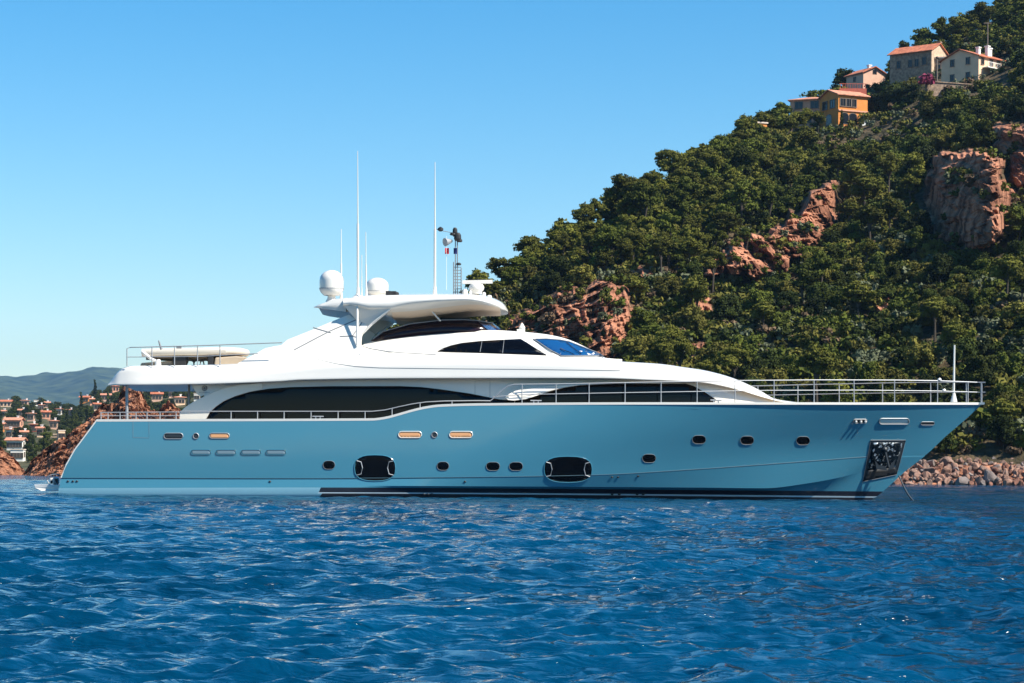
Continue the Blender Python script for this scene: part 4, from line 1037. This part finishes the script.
for i, (px, py, w, wall, roof, h, lab) in enumerate(TH):
    p = town_at(px, py); k = p.y/FOC; W_ = w*k*.74; H_ = h*.82*k/.5*.5; D = min(W_*.8, 11); n = max(2, int(w/4))
    hh = max(2.8, h*k*.74)
    wn = [('f', (j+.6)/(n+.2), z, .95, 1.25) for j in range(n) for z in ((hh*.28, hh*.74) if hh > 5 else (hh*.5,))]+[('r', .5, hh*.6, .9, 1.2)]
    t = house_thing('villa' if h > 5 else 'cottage', P(px, py, p.y), R(random.uniform(-5, 28)), W_, D, hh, WALLS[wall], roof, min(2.4, W_*.13), m_tile if i % 4 == 0 else m_tile2, wins=wn, chim=[(W_*.2, 1, .6)] if roof != 'flat' else (), label=lab, cat='villa' if h > 5 else 'house', group='villas across the bay' if i < 21 else 'tiny cottages of the far town', found=6, over=.6)
p = town_at(54, 437); o = MB().box((0, 0, 0), (19*p.y/FOC, 2, 3.*p.y/FOC)).box((0,0,1.6*p.y/FOC), (19.6*p.y/FOC, 2.4, .4)).build('terrace_wall', WALLS['brick'], None); o.location = P(54, 436, p.y-2); tag(o, 'long pale stone terrace wall below the tall pink villa', 'wall')

# ------------------------------------------------------------------ trees
def leaf_mat(name, c1, c2):
    m = mat(name, c1, .8, col2=c2, vscale=.7, spec=.1); n = m.node_tree; b = n.nodes['Principled BSDF']
    oi = n.nodes.new('ShaderNodeObjectInfo'); h = n.nodes.new('ShaderNodeHueSaturation')
    ml = n.nodes.new('ShaderNodeMath'); ml.operation = 'MULTIPLY_ADD'; ml.inputs[1].default_value = 1.0; ml.inputs[2].default_value = .5
    n.links.new(oi.outputs['Random'], ml.inputs[0]); n.links.new(ml.outputs[0], h.inputs['Value'])
    src = b.inputs['Base Color'].links[0].from_socket; n.links.new(src, h.inputs['Color']); n.links.new(h.outputs[0], b.inputs['Base Color'])
    return m
L_DARK = leaf_mat('dark_foliage', (.010,.016,.003), (.042,.054,.009))
L_MID = leaf_mat('mid_foliage', (.022,.031,.004), (.088,.100,.014))
L_OLIVE = leaf_mat('olive_foliage', (.046,.046,.008), (.145,.130,.026))
L_PINE = leaf_mat('pine_foliage', (.028,.034,.004), (.130,.126,.020))
L_GREY = leaf_mat('silver_foliage', (.055,.064,.034), (.12,.13,.075))
L_DRY = leaf_mat('dry_foliage', (.05,.032,.018), (.15,.10,.06))
L_PINK = leaf_mat('bougainvillea_flowers', (.09,.015,.03), (.22,.04,.08))
m_bark = mat('bark', (.05,.038,.026), .9, var=.3, vscale=4)
def crown_np(g, blobs, nleaf, ls, core=True):
    """blobs: (x,y,z,rx,ry,rz); small leaf clump quads on and inside the blob shells"""
    V = []; A = np.array([b[3]*b[4] for b in blobs]); cnt = np.maximum(8, (nleaf*A/A.sum())).astype(int)
    allV = []
    for b, c in zip(blobs, cnt):
        d = g.normal(size=(c, 3)); d /= np.linalg.norm(d, axis=1)[:, None]; d[:, 2] = np.where(d[:, 2] < -.45, -d[:, 2], d[:, 2])
        rr = .62+.48*g.random(c)**.6
        lump = 1+.22*np.sin(d[:, 0]*5+b[0]*9)*np.sin(d[:, 1]*5+b[1]*7)+.15*np.sin(d[:, 2]*8+b[2])
        p = d*rr[:, None]*lump[:, None]*np.array(b[3:6])+np.array(b[:3])
        nrm = d+g.normal(size=(c, 3))*.55; nrm /= np.linalg.norm(nrm, axis=1)[:, None]
        t = np.cross(nrm, g.normal(size=(c, 3))); t /= np.linalg.norm(t, axis=1)[:, None]+1e-9; bt = np.cross(nrm, t)
        s = ls*(.55+.9*g.random(c))[:, None]; s2 = s*(.45+.5*g.random(c))[:, None]
        allV.append(np.stack([p-t*s-bt*s2*.6, p+t*s*.5-bt*s2, p+t*s+bt*s2*.5, p-t*s*.4+bt*s2], 1).reshape(-1, 3))
    V = np.concatenate(allV); F = np.arange(len(V)).reshape(-1, 4)
    if core:
        for b in blobs:
            th = np.linspace(0, 2*np.pi, 9)[:-1]; ph = np.linspace(-1.2, 1.45, 5)
            P_ = np.array([[np.cos(f)*np.cos(a), np.cos(f)*np.sin(a), np.sin(f)] for f in ph for a in th])*.62*np.array(b[3:6])+np.array(b[:3])
            P_ *= 1+.0*g.random((len(P_), 1)); o = len(V); V = np.concatenate([V, P_]); q = []
            for i in range(4):
                for j in range(8): q.append((o+i*8+j, o+i*8+(j+1) % 8, o+(i+1)*8+(j+1) % 8, o+(i+1)*8+j))
            F = np.concatenate([F, np.array(q)])
    return V, F
def blobs_for(kind, g):
    B = []
    if kind == 'pine':      # open irregular crown on a leaning trunk
        n = 17
        for i in range(n):
            a = g.random()*6.28; r = g.random()**.6*1.5; B.append((math.cos(a)*r, math.sin(a)*r, 3.0+g.random()*2.3-.35*r, .42+.38*g.random(), .42+.38*g.random(), .34+.26*g.random()))
    elif kind == 'oak':
        for i in range(20):
            a = g.random()*6.28; r = g.random()**.6*1.5; B.append((math.cos(a)*r, math.sin(a)*r, 1.1+g.random()*2.0-.35*r, .42+.42*g.random(), .42+.42*g.random(), .40+.34*g.random()))
    elif kind == 'bush':
        for i in range(11):
            a = g.random()*6.28; r = g.random()**.6*1.1; B.append((math.cos(a)*r, math.sin(a)*r, .45+g.random()*.9-.2*r, .32+.32*g.random(), .32+.32*g.random(), .3+.3*g.random()))
    elif kind == 'cypress':
        for i in range(8): B.append((g.normal()*.06, g.normal()*.06, .5+i*.62, .62-.06*i, .62-.06*i, .6))
    return B
def trunk_mb(kind, blobs, g):
    mb = MB(); lean = g.normal(0, .18, 2)
    top = 3.6 if kind == 'pine' else (1.8 if kind == 'oak' else (.7 if kind == 'bush' else 2.5)); r = .17 if kind in ('pine', 'oak') else .08
    tp = Vector((lean[0]*top*.4, lean[1]*top*.4, top))
    mb.tube([(0, 0, -1.2), (tp.x*.3, tp.y*.3, top*.4), tp], r, 7, r2=r*.5)
    for b in blobs[:6]:
        st_ = Vector((tp.x*.6, tp.y*.6, top*.65)); e = Vector(b[:3]); mb.tube([st_, st_.lerp(e, .5)+Vector((0, 0, .1)), e], r*.45, 5, r2=r*.18)
    return mb
PROTO = {}
gg = np.random.default_rng(21)
VAR = [('pine', L_PINE, 4200, .105), ('pine', L_MID, 4200, .105), ('pine', L_PINE, 4000, .105), ('oak', L_DARK, 4600, .105), ('oak', L_MID, 4600, .105), ('oak', L_OLIVE, 4200, .105), ('oak', L_DARK, 4600, .105), ('oak', L_MID, 4600, .105),
       ('bush', L_DARK, 650, .16), ('bush', L_OLIVE, 650, .16), ('bush', L_MID, 650, .16), ('bush', L_GREY, 650, .15), ('cypress', L_DARK, 700, .15)]
for vi, (kind, lm, nl, ls) in enumerate(VAR):
    B = blobs_for(kind, gg); V, F = crown_np(gg, B, nl, ls); cm = np_mesh('crown_mesh', V, F, lm, smooth=False)
    tm = trunk_mb(kind, B, gg).build('trunk', m_bark, None); tmesh = tm.data; bpy.data.objects.remove(tm)
    V2, F2 = crown_np(gg, B, int(nl*.3), ls*1.6)
    PROTO[vi] = (kind, lm, cm, tmesh, V2, F2)
NAME = {'pine': 'pine_tree', 'oak': 'oak_tree', 'bush': 'bush', 'cypress': 'cypress_tree'}
CATN = {'pine': 'pine tree', 'oak': 'oak tree', 'bush': 'bush', 'cypress': 'cypress'}
def put_tree(vi, loc, sc, label, group, rz=None):
    kind, lm, cm, tmesh, _, _ = PROTO[vi]
    t = empty(NAME[kind], loc, random.uniform(0, 6.28) if rz is None else rz); t.scale = (sc*random.uniform(.9, 1.15), sc*random.uniform(.9, 1.15), sc*random.uniform(.85, 1.15))
    c = bpy.data.objects.new('crown', cm); COL.objects.link(c); c.parent = t
    k = bpy.data.objects.new('trunk', tmesh); COL.objects.link(k); k.parent = t
    tag(t, label, CATN[kind], group); return t
TONE = {id(L_DARK): 'dark green', id(L_MID): 'mid green', id(L_OLIVE): 'olive green', id(L_PINE): 'yellowish green', id(L_GREY): 'silvery grey'}
TONE = {m_.name: t_ for m_, t_ in ((L_DARK,'dark green'),(L_MID,'mid green'),(L_OLIVE,'olive green'),(L_PINE,'yellowish green'),(L_GREY,'silvery grey'))}
def zone(px, py):
    sk = float(np.interp(px, *zip(*HILL.sky)))
    if py-sk < 22: 
        if px < 620: return 'on the lower left skyline of the hill'
        if px < 790: return 'on the ridge line left of the orange villa'
        return 'on the hilltop by the houses'
    if px > 840 and py < 120: return 'between the hilltop houses'
    if px < 640: return 'above the red cliff behind the pilothouse' if py < 290 else 'beside the red cliff behind the pilothouse'
    if px < 760: return 'left of the pale diagonal cliff' if py < 280 else 'below the pale diagonal cliff'
    if px < 850: return 'above the pale diagonal cliff' if py < 230 else 'right of the pale diagonal cliff'
    if py < 160: return 'on the slope under the hilltop houses'
    if py < 270: return 'around the dark hollow cliff'
    if py < 360: return 'in the dense wood below the dark hollow cliff'
    return 'just behind the bow rail above the shore boulders'
# candidate spots by dart throwing in the hillside's own chart
Y0f = lambda u: np.interp(u, *zip(*HILL.y0)); Y1f = lambda u: np.interp(u, *zip(*HILL.y1))
cand = []; gt = np.random.default_rng(5)
M_ = 38000; us = gt.uniform(150, 1290, M_); ts = gt.uniform(.03, 1.04, M_)
X, Y, Z = HILL.pt(us, ts); X0, Y0_, Z0_ = X.copy(), Y.copy(), Z.copy(); mk = np.maximum.reduce(rockmask(*proj(X, Y, Z))); X, Y, Z = HILL.rough(X, Y, Z)
pxs, pys = proj(X, Y, Z)
grid = {}
HOUSEBOX = [(795, 868, 84, 135, pA.y+10), (845, 886, 62, 96, pB.y+12), (888, 952, 36, 86, YCc+6), (948, 1006, 38, 86, YD+9)]
HB2 = [(822, 886, 86, 136), (858, 884, 66, 92), (890, 952, 36, 78), (948, 1004, 42, 82), (862, 918, 88, 126)]
def covers(px, py, y, sz, vi):
    k = FOC/y; kind = VAR[vi][0]; hgt = {'pine': 5.4, 'oak': 3.7, 'bush': 1.9, 'cypress': 5}[kind]*sz*k; r = {'pine': 1.7, 'oak': 1.8, 'bush': 1.2, 'cypress': .5}[kind]*sz*k
    for (a, b, c, d), yy in zip(HB2, (pA.y+8, pB.y+9, YCc+4, YD+7, pA.y+3)):
        if y > yy: continue
        if px+r > a and px-r < b and py > c+6 and py-hgt < d-3: return True
    return False
def rocky(px, py, y, sz, vi):
    k = FOC/y; kind = VAR[vi][0]; hgt = {'pine': 4., 'oak': 2.2, 'bush': 1., 'cypress': 3}[kind]*sz*k
    q = np.array([px, px-7, px+7., px]), np.array([py-hgt*1.2, py-hgt*.7, py-hgt*.7, py-hgt*.4]); a, b, c, d, s_, sh = rockmask(*q)
    return float(np.maximum.reduce([a, b, c, d]).max()) > .45
def blocked(px, py, y):
    for a, b, c, d, yy in HOUSEBOX:
        if y > yy: continue
        if a-3 < px < b+3 and c < py < d+14: return True
    return False
dens = fbm(X*.06, Y*.06, X*0+9, 3)
for i in range(M_):
    sz = (.92 if gt.random() < .55 else .66)*gt.uniform(.75, 1.3)*(1.12 if Y[i] > 300 else .92)
    if mk[i] > .3 and gt.random() > .10: continue
    if mk[i] > .3: sz *= .5
    if gt.random() < .10 and dens[i] > .1: continue
    rad = 1.75*sz; c = 3.; gx, gy = int(X[i]//c), int(Y[i]//c); ok = True
    for a in (-1, 0, 1):
        for b in (-1, 0, 1):
            for (x2, y2, r2) in grid.get((gx+a, gy+b), ()):
                if (X[i]-x2)**2+(Y[i]-y2)**2 < ((rad+r2)*.62)**2: ok = False
    if not ok: continue
    if blocked(pxs[i], pys[i], Y[i]): continue
    if pxs[i] > 835 and pys[i] > 446 and gt.random() < .75: continue
    grid.setdefault((gx, gy), []).append((X[i], Y[i], rad))
    far = ts[i]
    u_ = gt.random(); zf = fbm(np.array([X[i]*.03]), np.array([Y[i]*.03]), np.array([5.]), 2)[0]
    if ts[i] > .93 or (pxs[i] < 760 and pys[i] < 280 and u_ < .7): vi = int(gt.choice([0, 1, 2]))
    elif sz < .8: vi = int(gt.choice([8, 9, 10, 10, 11])) if u_ < .9 else 9; sz *= 1.5
    else: vi = int(gt.choice([3, 4, 6, 7, 5, 1])) if zf > -.1 else int(gt.choice([3, 5, 4, 0, 6]))
    if ts[i] > .985 and vi in (8, 9, 10, 11): vi = 1
    if pxs[i] > 780 and pys[i] < 190 and covers(pxs[i], pys[i], Y[i], sz, vi): continue
    if sz > .62 and rocky(pxs[i], pys[i], Y[i], sz, vi) and gt.random() > .04: continue
    cand.append((X[i], Y[i], Z[i]-.3, sz, vi, pxs[i], pys[i]))
# how much of each shows: paint front to back
vis = np.zeros((683, 1400), bool); topY = [(0,500),(97,420),(110,384),(127,366),(240,363),(350,315),(345,298),(500,300),(508,311),(505,331),(566,339),(602,356),(700,370),(740,381),(776,399),(983,403),(905,472),(906,500),(1400,500)]
for x in range(1400):
    yt = float(np.interp(x, [a for a, b in topY if True][:0] or [0,97,110,127,240,300,345,346,500,508,509,566,602,700,740,776,982,984,985,1400], [500,420,384,366,363,340,316,298,300,311,331,339,356,370,381,399,403,403,500,500])); vis[int(yt):, x] = True
for a, b, c, d, yy in HOUSEBOX: vis[c:d, a:b] = True
order = sorted(range(len(cand)), key=lambda i: cand[i][1]); seen = {}
for i in order:
    x, y, z, sz, vi, px, py = cand[i]; k = FOC/y; kind = VAR[vi][0]
    cz = {'pine': 3.6, 'oak': 1.9, 'bush': .8, 'cypress': 2.5}[kind]*sz; r = {'pine': 1.9, 'oak': 2.0, 'bush': 1.3, 'cypress': .6}[kind]*sz*k*.85; cy = py-cz*k
    x0, x1, y0, y1 = int(px-r), int(px+r)+1, int(cy-r*.8), int(cy+r*.8)+1
    if x1 < 0 or x0 > 1023 or y1 < 0 or y0 > 682: seen[i] = 0; continue
    x0c, x1c, y0c, y1c = max(0, x0), min(1024, x1), max(0, y0), min(683, y1)
    yy, xx = np.mgrid[y0c:y1c, x0c:x1c]; ins = ((xx-px)/r)**2+((yy-cy)/(r*.8))**2 < 1; sub = vis[y0c:y1c, x0c:x1c]
    seen[i] = int((ins & ~sub).sum()); sub |= ins
rank = sorted(seen, key=lambda i: -seen[i]); indiv = set([i for i in rank if seen[i] > 20][:285])
rv = []; rf = {}
for i in range(len(cand)):
    x, y, z, sz, vi, px, py = cand[i]
    if i in indiv:
        kind = VAR[vi][0]; tone = TONE[VAR[vi][1].name]; zz = zone(px, py-8)
        shape = {'pine': 'open crowned pine', 'oak': 'round crowned evergreen oak', 'bush': 'low rounded bush', 'cypress': 'narrow cypress'}[kind]
        lab = '%s %s %s' % (tone, shape, zz); put_tree(vi, (x, y, z), sz, lab, lab.replace(shape, shape+'s') if kind != 'bush' else lab.replace('bush ', 'bushes '))
    else:
        lm = VAR[vi][1].name; rf.setdefault(lm, []).append(i)
# the remainder of the wood: one mass
rf['dry_foliage'] = []
Vs = []; Fs = []; Ms = []; off = 0; mats_ = []
gs = np.random.default_rng(9)
for mi_, (lm, ids) in enumerate(rf.items()):
    mats_.append(bpy.data.materials[lm])
    for i in ids:
        x, y, z, sz, vi, px, py = cand[i]; V2, F2 = PROTO[vi][4], PROTO[vi][5]
        if seen.get(i, 0) < 4:      # outside the frame or hidden: coarser
            keep = gs.random(len(F2)) < .35; F3 = F2[keep]
        else: F3 = F2
        a = gs.random()*6.28; c_, s_ = math.cos(a), math.sin(a); Vr = V2*sz*gs.uniform(.88, 1.12, 3); Vr = np.stack([Vr[:, 0]*c_-Vr[:, 1]*s_+x, Vr[:, 0]*s_+Vr[:, 1]*c_+y, Vr[:, 2]+z], 1)
        used = np.unique(F3); mp_ = np.zeros(len(Vr), np.int64); mp_[used] = np.arange(len(used))
        Vs.append(Vr[used].astype(np.float32)); Fs.append(mp_[F3]+off); Ms.append(np.full(len(F3), mi_, np.int32)); off += len(used)
# maquis undergrowth between the trees joins the same mass
NU = 6400; uu = gs.uniform(150, 1250, NU); tt = gs.uniform(.0, 1.0, NU); Xu, Yu, Zu = HILL.pt(uu, tt); mku = np.maximum.reduce(rockmask(*proj(Xu, Yu, Zu))); Xu, Yu, Zu = HILL.rough(Xu, Yu, Zu); pxu, pyu = proj(Xu, Yu, Zu)
for j in range(NU):
    if mku[j] > .35 and gs.random() > .16: continue
    if Zu[j] < (2.2 if pxu[j] > 835 else 1.0): continue
    if fbm(np.array([Xu[j]*.09]), np.array([Yu[j]*.09]), np.array([2.]), 2)[0] > .28: continue
    vi = int(gs.choice([8, 9, 10, 11, 9, 10])); V2, F2 = PROTO[vi][4], PROTO[vi][5]; F3 = F2[gs.random(len(F2)) < .5]; sz = gs.uniform(.5, 1.)
    if VAR[vi][1].name not in rf: continue
    mi_ = list(rf).index('dry_foliage' if (gs.random() < (.8 if pxu[j] > 835 and pyu[j] > 425 else .13)) else VAR[vi][1].name); Vr = V2*sz+np.array([Xu[j], Yu[j], Zu[j]-.1]); used = np.unique(F3); mp_ = np.zeros(len(Vr), np.int64); mp_[used] = np.arange(len(used))
    Vs.append(Vr[used].astype(np.float32)); Fs.append(mp_[F3]+off); Ms.append(np.full(len(F3), mi_, np.int32)); off += len(used)
me = np_mesh('hillside_wood', np.concatenate(Vs), np.concatenate(Fs), None, smooth=False)
for m_ in mats_: me.materials.append(m_)
me.polygons.foreach_set('material_index', np.concatenate(Ms)); o = bpy.data.objects.new('hillside_wood', me); COL.objects.link(o); tag(o, 'mass of smaller trees and maquis filling the hillside between the larger trees', 'wood', kind='stuff')
print('trees', len(cand), 'individual', len(indiv), 'faces', len(me.polygons))
# special plants by the hilltop houses
def spec(vi, px, py, Yy, sc, lab, name=None, cat=None):
    t = put_tree(vi, P(px, py, Yy), sc, lab, None)
    if name: t.name = name
    if cat: t['category'] = cat
spec(12, 841.5, 132, pA.y-2.2, .72, 'slim cypress standing in front of the orange villa facade')
for px, py, s_ in ((806, 136, 1.0), (818, 137, .95), (797, 141, 1.1)): spec(0, px, py, pA.y-4, s_, 'yellowish pine hiding the %s of the lower orange villa' % {806: 'middle', 818: 'right corner', 797: 'left end'}[px])
spec(3, 844, 93, pB.y+12, 1.25, 'dark round oak behind the left corner of the pale pink house')
for px, s_, l in ((872, .9, 'low bushy green shrub right below the pale pink house'), (885, .9, 'light green shrub left of the stone house foot')): spec(10 if px < 880 else 9, px, 93, pB.y-2, s_*1.2, l)
for px, s_, l in ((903, 1.2, 'broad olive green tree in front of the stone house'), (915, .9, 'small olive tree below the stone house gable')): spec(5, px, 96 if px < 910 else 94, YCc-9, s_*.8, l)
PROTO[13] = ('bush', L_PINK, np_mesh('crown_mesh', PROTO[10][4], PROTO[10][5], L_PINK, smooth=False), PROTO[10][3], None, None); VAR.append(('bush', L_PINK, 0, 0))
spec(13, 926, 86, YD-6, 1.15, 'pink flowering bougainvillea left of the street lamp', 'bougainvillea', 'bougainvillea')
spec(10, 905, 50, YCc+14, 1.0, 'low green bush behind the stone house roof')
hd = np.random.default_rng(2); hv = []
def hpt(px, py): return P(px, py, pA.y+7-(px-862)/56*12)
H0 = hpt(862, 112)
Bq = []
for i in range(15):
    px = 864+i*3.8; yt = 99-(px-862)*.26; yb = 127-(px-862)*.60
    n_ = max(2, int((yb-yt)/4.5))
    for j in range(n_):
        q = hpt(px, yt+3+(yb-yt-3)*j/max(1, n_-1))-H0; Bq.append((q.x, q.y, q.z, .75, .75, .72))
Vh, Fh = crown_np(hd, Bq, 9000, .13); o = bpy.data.objects.new('clipped_hedge', np_mesh('clipped_hedge', Vh, Fh, L_DARK, smooth=False)); COL.objects.link(o); o.location = H0; tag(o, 'long dark clipped hedge sloping up between the orange villa and the stone house', 'hedge')
# town trees
TONE2 = {'pine': 'pine', 'oak': 'oak', 'bush': 'bush', 'cypress': 'cypress'}
gt2 = np.random.default_rng(31); placed = []; tries = 0
def tz(px, py): return 'left part of the far town' if px < 32 else ('middle of the far town' if px < 70 else ('wood on the shoulder right of the far town' if px < 120 else 'gap seen under the upper deck'))
while len(placed) < 88 and tries < 6000:
    tries += 1; px = gt2.uniform(-6, 112) if gt2.random() < .72 else gt2.uniform(128, 210); py = gt2.uniform(397, 466) if px < 112 else gt2.uniform(386, 420)
    sk = float(np.interp(px, *zip(*TOWN.sky)))
    if py < sk+2: continue
    if py > 470-.62*(px-22)+4 and px > 22 and px < 120: continue
    if any(abs(px-a) < 5.2 and abs(py-b) < 4.0 for a, b in placed): continue
    if any(abs(px-h_[0]) < h_[2]*.45+2 and -1 < py-h_[1]+h_[5]*.3 < h_[5]+3 for h_ in TH): continue
    placed.append((px, py)); p = town_at(px, py); vi = int(gt2.choice([3, 6, 4, 3, 12, 6, 7])) 
    sz = gt2.uniform(1.2, 1.9)*(.9 if vi != 12 else 1.1)*p.y/1100
    kind = VAR[vi][0]; lab = '%s %s in the %s' % (TONE[VAR[vi][1].name], {'oak': 'round tree', 'cypress': 'pointed cypress'}[kind], tz(px, py)); put_tree(vi, p-Vector((0, 0, .5)), sz, lab, lab.replace('tree in', 'trees in').replace('cypress in', 'cypresses in'))
Vs = []; Fs = []; off = 0
for j in range(2600):
    px = gt2.uniform(-60, 330); tt_ = gt2.uniform(.02, 1.02); X1, Y1_, Z1 = TOWN.pt(px, tt_); X1, Y1_, Z1 = TOWN.rough(X1, Y1_, Z1); a_, b_ = proj(float(X1), float(Y1_), float(Z1))
    if any(abs(a_-h_[0]) < h_[2]*.55 and -1 < b_-h_[1]+h_[5]*.4 < h_[5]+4 for h_ in TH): continue
    vi = int(gt2.choice([3, 6, 8, 10, 7])); V2, F2 = PROTO[vi][4], PROTO[vi][5]; F3 = F2[gt2.random(len(F2)) < .35]; Vr = V2*gt2.uniform(.8, 1.35)*float(Y1_)/1100+np.array([float(X1), float(Y1_), float(Z1)-.3]); used = np.unique(F3); mp_ = np.zeros(len(Vr), np.int64); mp_[used] = np.arange(len(used))
    Vs.append(Vr[used]); Fs.append(mp_[F3]+off); off += len(used)
o = bpy.data.objects.new('town_wood', np_mesh('town_wood', np.concatenate(Vs), np.concatenate(Fs), L_MID, smooth=False)); COL.objects.link(o); tag(o, 'far wood filling the slope between the villas across the bay', 'wood', kind='stuff')

# ------------------------------------------------------------------ boulders on the shore
m_bould = [mat('pink_boulder', (.13,.065,.042), .9, col2=(.36,.205,.145), vscale=1.1, bump=.7, bscale=5), mat('rust_boulder', (.10,.04,.024), .9, col2=(.27,.12,.075), vscale=1.1, bump=.7, bscale=5), mat('grey_boulder', (.11,.085,.075), .9, col2=(.25,.20,.175), vscale=1.1, bump=.7, bscale=5), mat('brown_boulder', (.10,.06,.045), .95, col2=(.24,.15,.11), vscale=1.1, bump=.7, bscale=5)]
gb = np.random.default_rng(44); BM = []
for v in range(8):
    bm = bmesh.new(); bmesh.ops.create_icosphere(bm, subdivisions=3, radius=1)
    pl = [(Vector(gb.normal(size=3)).normalized(), gb.uniform(.5, .85)) for _ in range(9)]
    for q in bm.verts:
        for nrm, dd in pl:
            e = q.co.dot(nrm)-dd
            if e > 0: q.co -= nrm*e
        q.co *= 1+.05*float(fbm(np.array([q.co.x*2+v*5]), np.array([q.co.y*2]), np.array([q.co.z*2]), 2)[0])
    BM.append(bm)
def bmesh_to(v, m_):
    me = bpy.data.meshes.new('boulder'); BM[v].to_mesh(me); me.materials.append(m_); 
    return me
BMD = {(v, j): bmesh_to(v, m_bould[j]) for v in range(8) for j in range(4)}
nb_ = 0
BT = ['pink', 'rusty red', 'grey', 'dark brown']
spots = []
while nb_ < 300:
    u = gb.uniform(846, 1034); h_ = gb.random(); 
    top = float(np.interp(u, [846, 870, 900, 940, 1024, 1040], [5, 12, 24, 27, 26, 26]))
    py = 487 - top*h_**.9; Yb = float(Y0f(u))-2+h_*10+gb.uniform(-.5, .5)
    p = P(u, py, Yb); big = gb.random() < .12; r = gb.uniform(.17, .44)*(1.9 if big else 1)*(1.15-.3*h_)
    if p.z < -.1: p.z = gb.uniform(-.15, .1)
    if any((p.x-a)**2+(p.z-b)**2 < (.55*(r+c))**2 for a, b, c in spots) and gb.random() < .9: continue
    spots.append((p.x, p.z, r)); nb_ += 1
    v, j = int(gb.integers(8)), int(gb.choice([0, 0, 0, 1, 1, 2, 3])); o = bpy.data.objects.new('boulder', BMD[(v, j)]); COL.objects.link(o)
    o.location = p; o.rotation_euler = tuple(gb.uniform(0, 6.28, 3)); o.scale = (r*gb.uniform(.9, 1.4), r*gb.uniform(.8, 1.2), r*gb.uniform(.6, .95))
    zl = 'under the bow' if u < 915 else ('mid shore' if u < 970 else 'at the far right')
    zh = 'at the waterline' if h_ < .3 else ('halfway up' if h_ < .68 else 'at the foot of the wood')
    lab = '%s %s boulder %s %s' % ('big' if big else 'small', BT[j], zh, zl); tag(o, lab, 'boulder', lab.replace('boulder ', 'boulders ', 1))
# ------------------------------------------------------------------ haze
o = MB().box((0, 4300, 237.5), (13000, 10400, 480)).build('haze', bpy.data.materials.new('haze_air'), None)
hm_ = o.data.materials[0]; hm_.use_nodes = True; n = hm_.node_tree; n.nodes.clear(); pv = n.nodes.new('ShaderNodeVolumePrincipled'); ou_ = n.nodes.new('ShaderNodeOutputMaterial')
pv.inputs['Color'].default_value = (.38, .66, 1., 1); pv.inputs['Density'].default_value = .52e-4; pv.inputs['Anisotropy'].default_value = .2
n.links.new(pv.outputs[0], ou_.inputs['Volume']); tag(o, 'thin blue sea haze over the bay', 'haze', kind='stuff')
